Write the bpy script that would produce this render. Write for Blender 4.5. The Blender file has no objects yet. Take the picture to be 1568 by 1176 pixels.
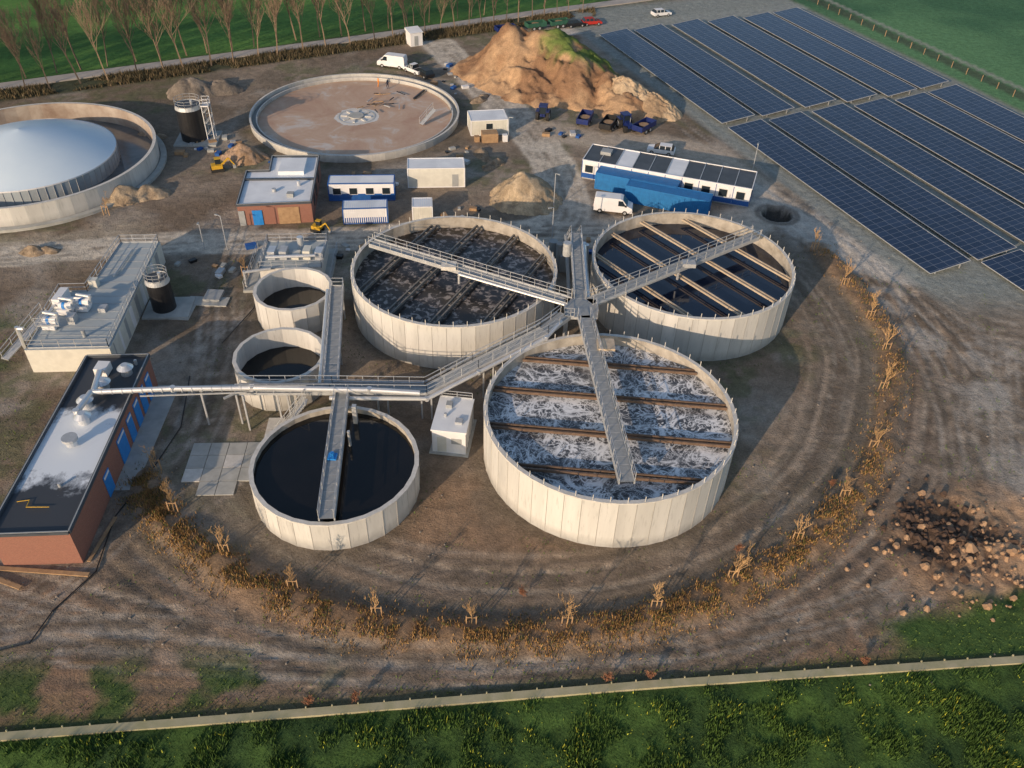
import bpy, math, random
import numpy as np
random.seed(7); np.random.seed(7)
S=bpy.context.scene
COL=bpy.context.collection
# ---------------------------------------------------------------- materials
def nt(name):
    m=bpy.data.materials.new(name); m.use_nodes=True
    return m,m.node_tree,m.node_tree.nodes["Principled BSDF"]
def noise(t,scale,detail=6,dist=0,vec=None,rough=.6):
    n=t.nodes.new("ShaderNodeTexNoise"); n.inputs["Scale"].default_value=scale; n.inputs["Detail"].default_value=detail
    n.inputs["Roughness"].default_value=rough; n.inputs["Distortion"].default_value=dist
    if vec is None:
        g=t.nodes.new("ShaderNodeTexCoord"); vec=g.outputs["Object"]
    t.links.new(vec,n.inputs["Vector"]); return n.outputs["Fac"]
def ramp(t,fac,stops):
    r=t.nodes.new("ShaderNodeValToRGB"); e=r.color_ramp.elements
    while len(e)<len(stops): e.new(.5)
    for i,(p,c) in enumerate(stops):
        e[i].position=p; e[i].color=(c[0],c[1],c[2],1)
    t.links.new(fac,r.inputs[0]); return r.outputs[0]
def bump(t,b,h,strength=.4,dist=.05):
    n=t.nodes.new("ShaderNodeBump"); n.inputs["Strength"].default_value=strength; n.inputs["Distance"].default_value=dist
    t.links.new(h,n.inputs["Height"]); t.links.new(n.outputs[0],b.inputs["Normal"])
def math_(t,op,a,b=None,c=None):
    n=t.nodes.new("ShaderNodeMath"); n.operation=op
    for i,v in enumerate((a,b,c)):
        if v is None: continue
        if isinstance(v,(int,float)): n.inputs[i].default_value=v
        else: t.links.new(v,n.inputs[i])
    return n.outputs[0]
def mixc(t,f,a,b):
    n=t.nodes.new("ShaderNodeMix"); n.data_type='RGBA'
    for s,v in ((n.inputs[0],f),(n.inputs[6],a),(n.inputs[7],b)):
        if isinstance(v,tuple): s.default_value=(v[0],v[1],v[2],1)
        elif isinstance(v,(int,float)): s.default_value=v
        else: t.links.new(v,s)
    return n.outputs[2]
def M(name,c,c2=None,scale=1.5,rough=.7,metal=0,bmp=0,streak=False):
    m,t,b=nt(name)
    if c2 is None: c2=tuple(x*.72 for x in c)
    vec=None
    if streak:
        g=t.nodes.new("ShaderNodeTexCoord"); mp=t.nodes.new("ShaderNodeMapping"); mp.inputs["Scale"].default_value=(1,1,.12)
        t.links.new(g.outputs["Object"],mp.inputs[0]); vec=mp.outputs[0]
    f=noise(t,scale,8,.3,vec)
    cc=ramp(t,f,[(.3,c2),(.68,c)])
    if streak:
        sx=t.nodes.new("ShaderNodeSeparateXYZ"); t.links.new(g.outputs["Object"],sx.inputs[0])
        # splash / damp line on the foot of the wall plus fine run marks
        lo=math_(t,'SUBTRACT',1.0,math_(t,'DIVIDE',sx.outputs[2],1.3)); lo=math_(t,'MULTIPLY',math_(t,'MAXIMUM',lo,0),math_(t,'MULTIPLY',noise(t,1.3,6),1.1))
        cc=mixc(t,math_(t,'MINIMUM',lo,.8),cc,tuple(x*.42 for x in c2))
        st=math_(t,'MULTIPLY',math_(t,'MAXIMUM',math_(t,'SUBTRACT',noise(t,5,4,0,vec),.56),0),3.0)
        cc=mixc(t,math_(t,'MINIMUM',st,.5),cc,tuple(x*.6 for x in c2))
    t.links.new(cc,b.inputs["Base Color"])
    b.inputs["Roughness"].default_value=rough; b.inputs["Metallic"].default_value=metal
    if bmp: bump(t,b,noise(t,scale*8,4),bmp,.03)
    return m
conc=[M("concrete_a",(.62,.62,.60),(.50,.50,.48),.7,.8,0,.12,True),M("concrete_b",(.58,.58,.56),(.46,.46,.445),.6,.8,0,.12,True),M("concrete_c",(.65,.65,.63),(.54,.54,.52),.8,.8,0,.12,True)]
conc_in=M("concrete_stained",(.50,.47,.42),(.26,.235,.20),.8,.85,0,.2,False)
conc_rim=M("concrete_rim",(.66,.65,.62),(.50,.49,.46),2,.8)
conc_flat=M("concrete_slab",(.46,.47,.45),(.33,.34,.325),.8,.85,0,.2)
joint=M("joint_sealant",(.38,.37,.35),(.30,.295,.28))
stonem=M("field_stone",(.26,.23,.20),(.18,.16,.14))
steel=M("galvanised_steel",(.54,.56,.58),(.40,.42,.44),2,.45,.3)
deckm=M("grating_deck",(.38,.40,.41),(.28,.30,.31),3,.6,.15)
pipe=M("aluminium_cladding",(.78,.79,.80),(.64,.66,.68),.6,.35,.6)
brownsteel=M("rusty_brown_beam",(.20,.13,.09),(.10,.07,.05),2,.8)
tanbeam=M("tan_beam",(.60,.50,.38),(.42,.34,.25),2,.8)
darkbeam=M("dark_grey_beam",(.26,.25,.23),(.14,.13,.12),2,.8)
white=M("white_panel",(.80,.81,.83),(.70,.71,.73),.7,.5)
whitesheet=M("white_roofing",(.82,.86,.90),(.66,.70,.75),.35,.6)
offw=M("cream_panel",(.68,.68,.62),(.56,.56,.51),1,.6)
blue=M("blue_paint",(.02,.11,.38),(.012,.075,.28),2,.45)
bluec=M("blue_container_paint",(.02,.20,.50),(.015,.14,.38),1.5,.5)
brightblue=M("bright_blue_door",(.03,.26,.70),(.02,.20,.58),2,.4)
dblue=M("dark_blue_paint",(.012,.03,.16),(.01,.02,.10),2,.4)
glass,_t,_b=nt("dark_glass"); _b.inputs["Base Color"].default_value=(.02,.03,.04,1); _b.inputs["Roughness"].default_value=.08
rubber=M("tyre_rubber",(.025,.025,.025),None,3,.8)
blackm=M("black_tank_coating",(.022,.023,.026),(.012,.012,.014),1,.4)
greym=M("grey_paint",(.36,.38,.39),(.29,.31,.32),1.5,.6)
darkroof=M("dark_roofing",(.075,.09,.11),(.045,.055,.07),.5,.6)
wood=M("timber",(.44,.29,.16),(.29,.18,.10),2,.8)
red=M("red_paint",(.5,.03,.02)); yellow=M("yellow_paint",(.7,.42,.03)); orange=M("hivis_orange",(.9,.3,.03))
navy=M("navy_cloth",(.03,.04,.08)); green_c=M("green_paint",(.03,.12,.08))
clod=M("peat_clods",(.11,.07,.05),(.05,.033,.026),2,.95); clod2=M("clay_clods",(.42,.28,.17),(.27,.17,.11),2,.95)
brick,t,b=nt("red_brick")
g=t.nodes.new("ShaderNodeTexCoord"); sx=t.nodes.new("ShaderNodeSeparateXYZ"); t.links.new(g.outputs["Object"],sx.inputs[0])
cb=t.nodes.new("ShaderNodeCombineXYZ"); t.links.new(math_(t,'ADD',sx.outputs[0],sx.outputs[1]),cb.inputs[0]); t.links.new(sx.outputs[2],cb.inputs[1])
bt=t.nodes.new("ShaderNodeTexBrick"); bt.inputs["Scale"].default_value=4; bt.inputs["Color1"].default_value=(.33,.14,.10,1); bt.inputs["Color2"].default_value=(.25,.10,.075,1); bt.inputs["Mortar"].default_value=(.3,.23,.19,1); bt.inputs["Mortar Size"].default_value=.012
t.links.new(cb.outputs[0],bt.inputs[0]); t.links.new(mixc(t,math_(t,'MULTIPLY',noise(t,.7,6),.5),bt.outputs[0],(.23,.12,.09)),b.inputs["Base Color"]); b.inputs["Roughness"].default_value=.85
frost,t,b=nt("roof_membrane_frosted")
g=t.nodes.new("ShaderNodeTexCoord"); sx=t.nodes.new("ShaderNodeSeparateXYZ"); t.links.new(g.outputs["Object"],sx.inputs[0])
fy_=math_(t,'DIVIDE',math_(t,'ABSOLUTE',math_(t,'SUBTRACT',sx.outputs[1],55.0)),14.0)
ff=math_(t,'SUBTRACT',math_(t,'ADD',noise(t,.22,8,.3,rough=.7),.30),fy_)
t.links.new(ramp(t,ff,[(.40,(.05,.055,.065)),(.46,(.28,.31,.35)),(.54,(.74,.80,.86))]),b.inputs["Base Color"]); b.inputs["Roughness"].default_value=.5
domem=M("pvc_dome_membrane",(.66,.78,.88),(.58,.71,.83),.12,.35)
def liquid(name,stops,scale,dist,detail=5,rough=.12,ridge=False,bs=.15):
    m,t,b=nt(name); f=noise(t,scale,detail,dist)
    if ridge:
        f1=math_(t,'ABSOLUTE',math_(t,'SUBTRACT',noise(t,scale,3,dist,rough=.5),.5)); f2=math_(t,'ABSOLUTE',math_(t,'SUBTRACT',noise(t,scale*2.1,4,dist*1.2,rough=.55),.49)); f3=math_(t,'ABSOLUTE',math_(t,'SUBTRACT',noise(t,scale*4.2,3,dist,rough=.55),.5))
        f=math_(t,'MINIMUM',f1,math_(t,'MULTIPLY',f2,1.1)); f=math_(t,'MINIMUM',f,math_(t,'MULTIPLY',f3,1.9)); f=math_(t,'ADD',f,math_(t,'MULTIPLY',math_(t,'SUBTRACT',noise(t,.25,3),.5),.12)); f=math_(t,'ADD',f,math_(t,'MULTIPLY',math_(t,'SUBTRACT',noise(t,7,5),.5),.03))
    t.links.new(ramp(t,f,stops),b.inputs["Base Color"]); b.inputs["Roughness"].default_value=rough
    bump(t,b,noise(t,scale*3,4),bs,.03); return m
foam=liquid("foaming_aerated_water",[(.0,(.84,.86,.88)),(.018,(.62,.64,.66)),(.034,(.24,.25,.26)),(.065,(.075,.08,.09))],.28,1.6,6,.3,True,.5)
scum=liquid("scummy_brown_water",[(.46,(.022,.019,.018)),(.53,(.05,.043,.04)),(.565,(.20,.175,.165)),(.61,(.32,.29,.27))],1.5,.5,9,.3)
navyw=liquid("dark_blue_water",[(.3,(.008,.014,.032)),(.7,(.014,.024,.048))],.3,.3,4,.06,False,.05)
blackw=liquid("black_water",[(.3,(.006,.006,.006)),(.7,(.011,.010,.010))],.3,.3,4,.08,False,.03)
greyw=liquid("shallow_grey_water",[(.35,(.06,.068,.075)),(.6,(.15,.165,.17))],.15,.6,6,.12,False,.05)
clf,t,b=nt("clarifier_floor_silt")
g=t.nodes.new("ShaderNodeTexCoord"); L=t.nodes.new("ShaderNodeVectorMath"); L.operation='LENGTH'; t.links.new(g.outputs["Object"],L.inputs[0])
nrm=t.nodes.new("ShaderNodeVectorMath"); nrm.operation='NORMALIZE'; t.links.new(g.outputs["Object"],nrm.inputs[0])
n1=noise(t,.16,8,.6,rough=.7); n2=noise(t,6,5,0,nrm.outputs[0])
c1=ramp(t,n1,[(.36,(.58,.56,.54)),(.45,(.52,.36,.25)),(.66,(.40,.215,.13))])
c2=mixc(t,math_(t,'MULTIPLY',n2,.5),c1,(.58,.45,.35))
f=math_(t,'ADD',L.outputs["Value"],math_(t,'MULTIPLY',n1,3))
c3=mixc(t,math_(t,'LESS_THAN',f,5.2),c2,(.68,.68,.66))
t.links.new(c3,b.inputs["Base Color"]); b.inputs["Roughness"].default_value=.5; bump(t,b,n1,.2,.05)
sol,t,b=nt("photovoltaic_glass")
g=t.nodes.new("ShaderNodeTexCoord"); sx=t.nodes.new("ShaderNodeSeparateXYZ"); t.links.new(g.outputs["Object"],sx.inputs[0])
def grid(s,p,w):
    q=math_(t,'FRACT',math_(t,'DIVIDE',s,p)); return math_(t,'LESS_THAN',q,w/p)
gg=math_(t,'MAXIMUM',grid(sx.outputs[0],1.05,.05),grid(sx.outputs[1],1.62,.05))
fl=t.nodes.new("ShaderNodeCombineXYZ"); t.links.new(math_(t,'FLOOR',math_(t,'DIVIDE',sx.outputs[0],1.05)),fl.inputs[0]); t.links.new(math_(t,'FLOOR',math_(t,'DIVIDE',sx.outputs[1],1.62)),fl.inputs[1])
wn=t.nodes.new("ShaderNodeTexWhiteNoise"); t.links.new(fl.outputs[0],wn.inputs[0])
pc=mixc(t,wn.outputs[0],(.010,.022,.056),(.017,.034,.080))
t.links.new(mixc(t,gg,pc,(.17,.20,.26)),b.inputs["Base Color"]); b.inputs["Roughness"].default_value=.22
# ---------------------------------------------------------------- builder
class B:
    def __init__(s): s.v=[];s.f=[];s.m=[];s.mats=[]
    def mi(s,m):
        if m not in s.mats: s.mats.append(m)
        return s.mats.index(m)
    def add(s,v,f,m):
        o=len(s.v); s.v+=[tuple(map(float,p)) for p in v]; k=s.mi(m)
        for q in f: s.f.append([o+i for i in q]); s.m.append(k)
    def prism(s,p,z0,z1,m,top=None):
        n=len(p); z1s=z1 if hasattr(z1,'__len__') else [z1]*n
        v=[(x,y,z0) for x,y in p]+[(p[i][0],p[i][1],z1s[i]) for i in range(n)]
        s.add(v,[[i,(i+1)%n,n+(i+1)%n,n+i] for i in range(n)]+[list(range(n))[::-1]],m)
        s.add([(p[i][0],p[i][1],z1s[i]) for i in range(n)],[list(range(n))],top or m)
    def box(s,x0,x1,y0,y1,z0,z1,m,top=None): s.prism([(x0,y0),(x1,y0),(x1,y1),(x0,y1)],z0,z1,m,top)
    def beam(s,a,b,w,h,m):
        a=np.array(a,float);b=np.array(b,float);d=b-a;L=np.linalg.norm(d)
        if L<1e-6:return
        d/=L; up=np.array([0,0,1.]) if abs(d[2])<.95 else np.array([0,1.,0])
        r=np.cross(d,up); r/=np.linalg.norm(r); u=np.cross(r,d); r*=w/2;u*=h/2
        v=[a-r-u,a+r-u,a+r+u,a-r+u,b-r-u,b+r-u,b+r+u,b-r+u]
        s.add(v,[[0,1,2,3],[5,4,7,6],[1,5,6,2],[4,0,3,7],[3,2,6,7],[4,5,1,0]],m)
    def cyl(s,a,b,r,m,seg=14,r2=None,cap=True):
        a=np.array(a,float);b=np.array(b,float);d=b-a;L=np.linalg.norm(d);d/=L
        up=np.array([0,0,1.]) if abs(d[2])<.9 else np.array([1.,0,0])
        x=np.cross(up,d);x/=np.linalg.norm(x);y=np.cross(d,x);r2=r if r2 is None else r2
        v=[a+(x*math.cos(t)+y*math.sin(t))*r for t in np.arange(seg)*2*math.pi/seg]+[b+(x*math.cos(t)+y*math.sin(t))*r2 for t in np.arange(seg)*2*math.pi/seg]
        f=[[i,(i+1)%seg,seg+(i+1)%seg,seg+i] for i in range(seg)]
        if cap: f+=[list(range(seg))[::-1],list(range(seg,2*seg))]
        s.add(v,f,m)
    def path(s,pts,r,m,seg=10):
        for a,b in zip(pts[:-1],pts[1:]): s.cyl(a,b,r,m,seg)
        for p in pts[1:-1]: s.cyl((p[0],p[1],p[2]-r),(p[0],p[1],p[2]+r),r*1.05,m,seg)
    def disk(s,c,R,z,m,seg=72): s.add([(c[0]+R*math.cos(t),c[1]+R*math.sin(t),z) for t in np.arange(seg)*2*math.pi/seg],[list(range(seg))],m)
    def ring(s,c,R0,R1,z,m,seg=96):
        v=[];f=[]
        for i in range(seg):
            t=i*2*math.pi/seg; cs,sn=math.cos(t),math.sin(t); v+=[(c[0]+R0*cs,c[1]+R0*sn,z),(c[0]+R1*cs,c[1]+R1*sn,z)]
        for i in range(seg): j=(i+1)%seg; f.append([2*i,2*i+1,2*j+1,2*j])
        s.add(v,f,m)
    def wall(s,c,R,z0,z1,ms,seg,inward=False):
        for i in range(seg):
            t0=i*2*math.pi/seg;t1=(i+1)*2*math.pi/seg
            p=[(c[0]+R*math.cos(t0),c[1]+R*math.sin(t0)),(c[0]+R*math.cos(t1),c[1]+R*math.sin(t1))]
            v=[(*p[0],z0),(*p[1],z0),(*p[1],z1),(*p[0],z1)]
            s.add(v,[[3,2,1,0] if inward else [0,1,2,3]],random.choice(ms))
    def rail(s,pts,m=None,h=1.1,sp=1.5,w=.055):
        m=m or steel
        for a,b in zip(pts[:-1],pts[1:]):
            a=np.array(a,float);b=np.array(b,float);n=max(1,int(np.linalg.norm(b-a)/sp))
            for k in (h,h*.55): s.beam(a+[0,0,k],b+[0,0,k],w,w,m)
            s.beam(a+[0,0,.08],b+[0,0,.08],.03,.15,m)
            for i in range(n+1):
                p=a+(b-a)*i/n; s.beam(p,p+[0,0,h],w,w,m)
    def build(s,name,loc=(0,0,0),rot=0,smooth=False):
        me=bpy.data.meshes.new(name); me.from_pydata(s.v,[],s.f)
        for m in s.mats: me.materials.append(m)
        me.polygons.foreach_set("material_index",s.m); me.update()
        if smooth: me.polygons.foreach_set("use_smooth",[True]*len(s.f))
        o=bpy.data.objects.new(name,me); o.location=loc; o.rotation_euler[2]=rot; COL.objects.link(o); return o
def npmesh(name,verts,quads,mats,cols=None,smooth=False,tri=False):
    k=3 if tri else 4
    me=bpy.data.meshes.new(name); nv=len(verts);nf=len(quads)
    me.vertices.add(nv); me.vertices.foreach_set("co",np.asarray(verts,np.float32).ravel())
    me.loops.add(nf*k); me.loops.foreach_set("vertex_index",np.asarray(quads,np.int32).ravel())
    me.polygons.add(nf); me.polygons.foreach_set("loop_start",np.arange(0,nf*k,k,dtype=np.int32))
    if smooth: me.polygons.foreach_set("use_smooth",np.ones(nf,bool))
    me.update(calc_edges=True); me.validate()
    if cols is not None:
        a=me.color_attributes.new("tint",'FLOAT_COLOR','POINT'); a.data.foreach_set("color",np.c_[cols,np.ones(nv)].astype(np.float32).ravel())
    for m in mats: me.materials.append(m)
    o=bpy.data.objects.new(name,me); COL.objects.link(o); return o
# ---------------------------------------------------------------- numeric noise
def vnoise(x,y,sc,seed):
    rs=np.random.RandomState(seed); G=rs.rand(256,256); x=x/sc+1000.3;y=y/sc+1000.7
    xi=np.floor(x).astype(int);yi=np.floor(y).astype(int);fx=x-xi;fy=y-yi;fx=fx*fx*(3-2*fx);fy=fy*fy*(3-2*fy)
    g=lambda a,b:G[a%256,b%256]
    return (g(xi,yi)*(1-fx)+g(xi+1,yi)*fx)*(1-fy)+(g(xi,yi+1)*(1-fx)+g(xi+1,yi+1)*fx)*fy
def fbm(x,y,sc,seed,o=4): 
    r=0;a=1;s=0
    for i in range(o): r=r+a*vnoise(x,y,sc/2**i,seed+i);s+=a;a*=.55
    return r/s
def dpoly(x,y,pts):
    d=np.full(x.shape,1e9)
    for (ax,ay),(bx,by) in zip(pts[:-1],pts[1:]):
        ex,ey=bx-ax,by-ay;t=np.clip(((x-ax)*ex+(y-ay)*ey)/(ex*ex+ey*ey),0,1)
        d=np.minimum(d,np.hypot(x-ax-t*ex,y-ay-t*ey))
    return d
def ss(a,b,x): t=np.clip((x-a)/(b-a),0,1); return t*t*(3-2*t)
def smooth(pts,n=3):
    p=np.array(pts,float)
    for _ in range(n):
        q=[p[0]]
        for a,b in zip(p[:-1],p[1:]): q+=[a*.75+b*.25,a*.25+b*.75]
        q.append(p[-1]); p=np.array(q)
    return p
SAP=[(-30.2,50.8),(-24.3,46.3),(-17.6,42.8),(-10.3,40.5),(-2.6,39.9),(5.1,40.2),(12.5,42.1),(19.4,45.4),(26,49.9),(31.7,55.3),(36.5,62.2),(40.4,71.5),(43,78.6),(43.1,85.1),(42,92.2),(40.3,100.9)]
sap=smooth([(-33,55)]+SAP,1)
cen=np.array([8.,70.])
def off(pts,k): return (np.array(pts)-cen)*k+cen
FEN=[(-400,-9),(-35.6,29.4),(-12.9,32.2),(11.6,35.3),(41.5,38.6),(400,78)]
def fence_y(x): return np.interp(x,[p[0] for p in FEN],[p[1] for p in FEN])
def road_y(x): return 148.2+(x+93.2)*.558
dS=np.array([.385,-.923]);nS=np.array([.923,.385])
TANKS=((-7.2,84.8,12.2),(21.1,87.9,12.2),(9.4,60.5,12.2),(-16,54.8,7.9),(-25.8,82.1,4.7),(-24.5,69.7,5))
# ---------------------------------------------------------------- ground
def axis(segs,far):
    a=[]
    for lo,hi,st in segs: a+=list(np.arange(lo,hi,st))
    a.append(segs[-1][1]); lo,hi=a[0],a[-1]; st=2;L=[];x=lo
    while x>-far: x-=st; st*=1.35; L.append(x)
    st=2;R=[];x=hi
    while x<far: x+=st; st*=1.35; R.append(x)
    return np.array(L[::-1]+a+R)
xs=axis([(-130,-58,.8),(-58,58,.36),(58,130,.9)],2500); ys=axis([(18,26,.8),(26,112,.34),(112,232,.8)],2500)
X,Y=np.meshgrid(xs,ys); x=X.ravel();y=Y.ravel()
def C(*c): return np.array(c,float)
n1=fbm(x,y,22,1);n2=fbm(x,y,5,9);n3=fbm(x,y,1.6,17,3)
col=C(.20,.155,.115)+(C(.29,.24,.19)-C(.20,.155,.115))*ss(.35,.65,n1)[:,None]
def blend(mask,c,amt=1.):
    global col; mk=(np.clip(mask,0,1)*amt)[:,None]; col=col*(1-mk)+np.array(c)*mk
blend(ss(.5,.66,n2),(.15,.125,.095),.6)
blend(ss(.52,.68,fbm(x,y,9,41)),(.38,.345,.30),.6)
blend(ss(.53,.64,fbm(x,y,12,61))*ss(.4,.55,n3),(.11,.13,.06),.55)
h=(n3-.5)*.07+(n2-.5)*.12
fd=y-fence_y(x)
blend(ss(13,4,np.abs(fd-6))*ss(-60,-30,x),(.31,.19,.12),.65)
blend(ss(26,20,fd)*ss(8,13,fd)*ss(-30,-15,x)*ss(30,15,x)*ss(.4,.6,n2),(.36,.24,.155),.65)
def track(pts,gauge=1.9,w=.45,c=(.38,.33,.27),amt=.6,dep=.05):
    global h
    d=dpoly(x,y,smooth(pts,2)); m=ss(w,.12,np.abs(d-gauge/2))*(.35+.65*ss(.35,.6,n2))
    blend(m,c,amt); h-=m*dep; blend(ss(.55,.2,np.abs(d-gauge/2-w*.9))*ss(.35,.6,n3),(.14,.115,.09),.45)
blend(ss(4.5,2.0,dpoly(x,y,off(sap,.87))),(.24,.215,.18),.6)
blend(ss(5,1.5,dpoly(x,y,off(sap,1.16))),(.29,.22,.165),.6)
rs=random.Random(3)
for k in (.79,.82,.84,.86,.885,.91,1.09,1.11,1.135,1.155,1.175,1.20,1.23,1.26): track(off(sap,k)+np.array([rs.uniform(-1,1),rs.uniform(-.6,.6)]),amt=.6,c=rs.choice([(.40,.345,.28),(.42,.34,.265),(.15,.12,.095)]),w=rs.uniform(.25,.5))
for pts in [[(34,120),(43,104),(49,88),(53,70),(50,52)],[(36,121),(46,105),(54,86),(60,66)],[(32,122),(41,106),(47,92),(49,75),(44,56),(36,46)],[(60,80),(50,72),(46,58),(50,46)],[(-34,98),(-36,88),(-33,74),(-31,62),(-33,50),(-40,38)],[(-37,97),(-38,88),(-34,76),(-33,66)],
 [(-60,60),(-55,48),(-44,41),(-28,38)],[(-60,42),(-48,40),(-30,36),(0,37),(25,41),(45,50)],[(-20,97),(-30,92),(-33,80)],[(25,150),(34,130),(40,112),(45,100)],[(28,152),(37,131),(43,112)],[(62,90),(56,78),(50,62),(44,50),(30,41)],[(66,84),(58,70),(52,58),(44,46)],[(-31,64),(-32,74),(-35,86)],[(-45,36),(-30,40),(-10,36.5),(14,38.6)]]:
    for q in range(2): track(np.array(pts)+rs.uniform(-1.8,1.8),amt=.6,c=(.42,.38,.33),w=rs.uniform(.25,.5))
    track(np.array(pts)+rs.uniform(-3,3),amt=.4,c=(.17,.14,.11),w=.35)
blend(ss(9,3,dpoly(x,y,smooth([(36,118),(45,102),(52,86),(56,66),(52,50)])))*ss(.42,.58,fbm(x+y,y-x,6,81)),(.42,.40,.37),.65)
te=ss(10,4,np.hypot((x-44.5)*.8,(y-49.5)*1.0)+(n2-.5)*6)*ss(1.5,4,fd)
blend(te,(.32,.20,.12),.8); blend(te*ss(.46,.58,fbm(x,y,3,301)),(.52,.35,.22),.8); h+=te*((n3-.45)*.9+(n2-.4)*1.0)  # rough sandy earth; warm orange sunlight on it is painted into the soil colour
blend(ss(5.0,2.2,np.hypot((x-40.1)*.85,(y-52))+(n3-.5)*7+(n2-.5)*4),(.10,.068,.05),.85)
blend(ss(14,6,np.hypot(x+60,(y-100)*1.3))*ss(.4,.55,n2),(.42,.36,.28),.7)
rd3=smooth([(-18,180),(-7.3,157),(.2,141),(5.5,124),(7.6,110),(5,104),(-4,102.5),(-14,101.5)])
rdw=smooth([(16,104),(8,102.8),(-8.6,102.6),(-25.9,99.6),(-47,97.2),(-70,92),(-120,84)])
for r_,w_ in ((rd3,3.4),(rdw,2.8)):
    d=dpoly(x,y,r_); blend(ss(w_+.6,w_-.3,d+(n2-.5)*1.6),(.60,.55,.47),.95)
d=dpoly(x,y,smooth([(8,104),(18,104.5),(30,106),(36,112)])); blend(ss(5,2.5,d+(n2-.5)*2),(.54,.49,.42),.85)
d=dpoly(x,y,smooth([(4,138),(14,134),(26,134),(32,128),(36,120)])); blend(ss(5,2.5,d+(n2-.5)*2),(.50,.43,.35),.8)
d=dpoly(x,y,smooth([(36,118),(44,101),(50,96)])); blend(ss(4,2,d+(n2-.5)*3),(.55,.52,.47),.75)
for k in (-1.2,0,1.2): track(rd3+np.array([k,0]),amt=.3,c=(.46,.40,.33),dep=.02); track(rdw+np.array([0,k]),amt=.3,c=(.44,.38,.31),dep=.02)
blend(ss(-52,-57,x+ (n2-.5)*6)*ss(82,76,y)*ss(.35,.5,n2),(.06,.105,.035),.85)
blend(ss(.40,.56,fbm(x,y,4,97))*ss(38,33.5,y-(x+30)*.05)*ss(-8,-20,x),(.055,.11,.03),.9)
sd=y-road_y(x)
blend(ss(-10,-7.5,sd+(n2-.5)*3)*ss(30,15,x),(.055,.065,.035),.94)
fld=ss(1.6,3.0,sd); gf=fbm(x*.45+y*.2,y-x*.55,7,55)
gcol=(C(.05,.125,.032)+(C(.095,.21,.05)-C(.05,.125,.032))*ss(.3,.7,gf)[:,None])
m_=(fld*ss(70,60,x-(y-215)*.2))[:,None]; col=col*(1-m_)+gcol*m_
dd2=dpoly(x,y,smooth([(6,188),(30.3,199.3),(57.6,210.6),(90,226)])); blend(ss(2.6,1.7,dd2),(.55,.52,.48),.9)
sN=(x-16)*nS[0]+(y-187)*nS[1]
sol_area=ss(-4,-2,sN)*ss(58,56,sN)*ss(84,94,y)*ss(212,206,y-(x-16)*.42+2)
blend(sol_area,(.26,.29,.28),.92)
rf=ss(56,58,sN)
g2=C(.055,.145,.075)+(C(.11,.24,.115)-C(.055,.145,.075))*ss(.35,.65,fbm(x,y,30,71))[:,None]
m_=rf[:,None]; col=col*(1-m_)+g2*m_
blend(ss(2.2,1.2,np.abs(sN-63)),(.07,.09,.06),.8); blend(ss(.9,.5,np.abs(sN-66)),(.33,.33,.30),.7)
far=ss(250,330,np.hypot(x,y-100)); blend(far*(sd>0),(.07,.15,.04),.8)
fg=ss(.3,-.3,fd); gm=ss(.3,.7,fbm(x,y,3,88)); gc=C(.030,.062,.022)+(C(.06,.115,.03)-C(.030,.062,.022))*gm[:,None]
m_=fg[:,None]; col=col*(1-m_)+gc*m_
blend(ss(0,.2,fd)*ss(1.6,.9,fd+(n2-.5)),(.08,.09,.04),.7)
blend(ss(7.5,5,np.hypot((x-43)*.55,y-41.7)+(n2-.5)*5)*ss(.2,1,fd)*ss(45,43,y-(x-40)*.25+(n2-.5)*4),(.055,.115,.03),.95)
h+=np.where(fd<0,np.maximum(-6,.22*fd)*ss(0,-3,fd),0)
bd=dpoly(x,y,off(sap,1.03)); bm=ss(2.2,.5,bd+(n2-.5)*1.2); h+=bm*.5+bm*(n3-.5)*.3
blend(bm,(.25,.165,.10),.8)
blend(ss(1.3,.6,np.abs(dpoly(x,y,off(sap,.955))-.2)),(.13,.115,.09),.5)
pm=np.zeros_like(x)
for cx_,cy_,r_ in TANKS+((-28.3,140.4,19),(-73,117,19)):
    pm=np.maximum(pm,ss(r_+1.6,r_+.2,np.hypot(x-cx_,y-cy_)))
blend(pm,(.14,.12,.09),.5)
bld=np.maximum.reduce([ss(3,0,np.maximum(np.abs(x-a)-w,np.abs(y-b_)-l)) for a,b_,w,l in ((-39.5,56.5,3.5,12.5),(-47,80,5.5,12),(-33.5,110,6,9),(-28.5,91.5,5.5,6),(-28,56.5,4,5),(-5.3,62.5,3,4),(-20,108,11,7))])
h*=(1-np.maximum(pm,bld)); 
pd_=np.hypot(x-37.6,y-111); h-=ss(2.3,1.4,pd_)*1.3; blend(ss(2.5,2.0,pd_),(.03,.03,.03),.95); blend(ss(.7,.2,np.abs(pd_-2.8)),(.16,.14,.12),.8)
h-=pm*.05
nx,ny=len(xs),len(ys); idx=np.arange(nx*ny).reshape(ny,nx)
quads=np.stack([idx[:-1,:-1],idx[:-1,1:],idx[1:,1:],idx[1:,:-1]],-1).reshape(-1,4)
gm_,t,b=nt("ground_soil_and_grass")
at=t.nodes.new("ShaderNodeAttribute"); at.attribute_name="tint"
na=noise(t,.9,10,.3,rough=.7); nb=noise(t,5.5,6,0,rough=.7)
fac=math_(t,'MULTIPLY',math_(t,'MULTIPLY_ADD',na,1.5,.28),math_(t,'MULTIPLY_ADD',nb,1.4,.32))
sc=t.nodes.new("ShaderNodeVectorMath"); sc.operation='SCALE'; t.links.new(at.outputs["Color"],sc.inputs[0]); t.links.new(fac,sc.inputs["Scale"])
t.links.new(sc.outputs[0],b.inputs["Base Color"]); b.inputs["Roughness"].default_value=.95; b.inputs["Specular IOR Level"].default_value=.15
bump(t,b,math_(t,'ADD',na,math_(t,'MULTIPLY',nb,.4)),.8,.32)
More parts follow.
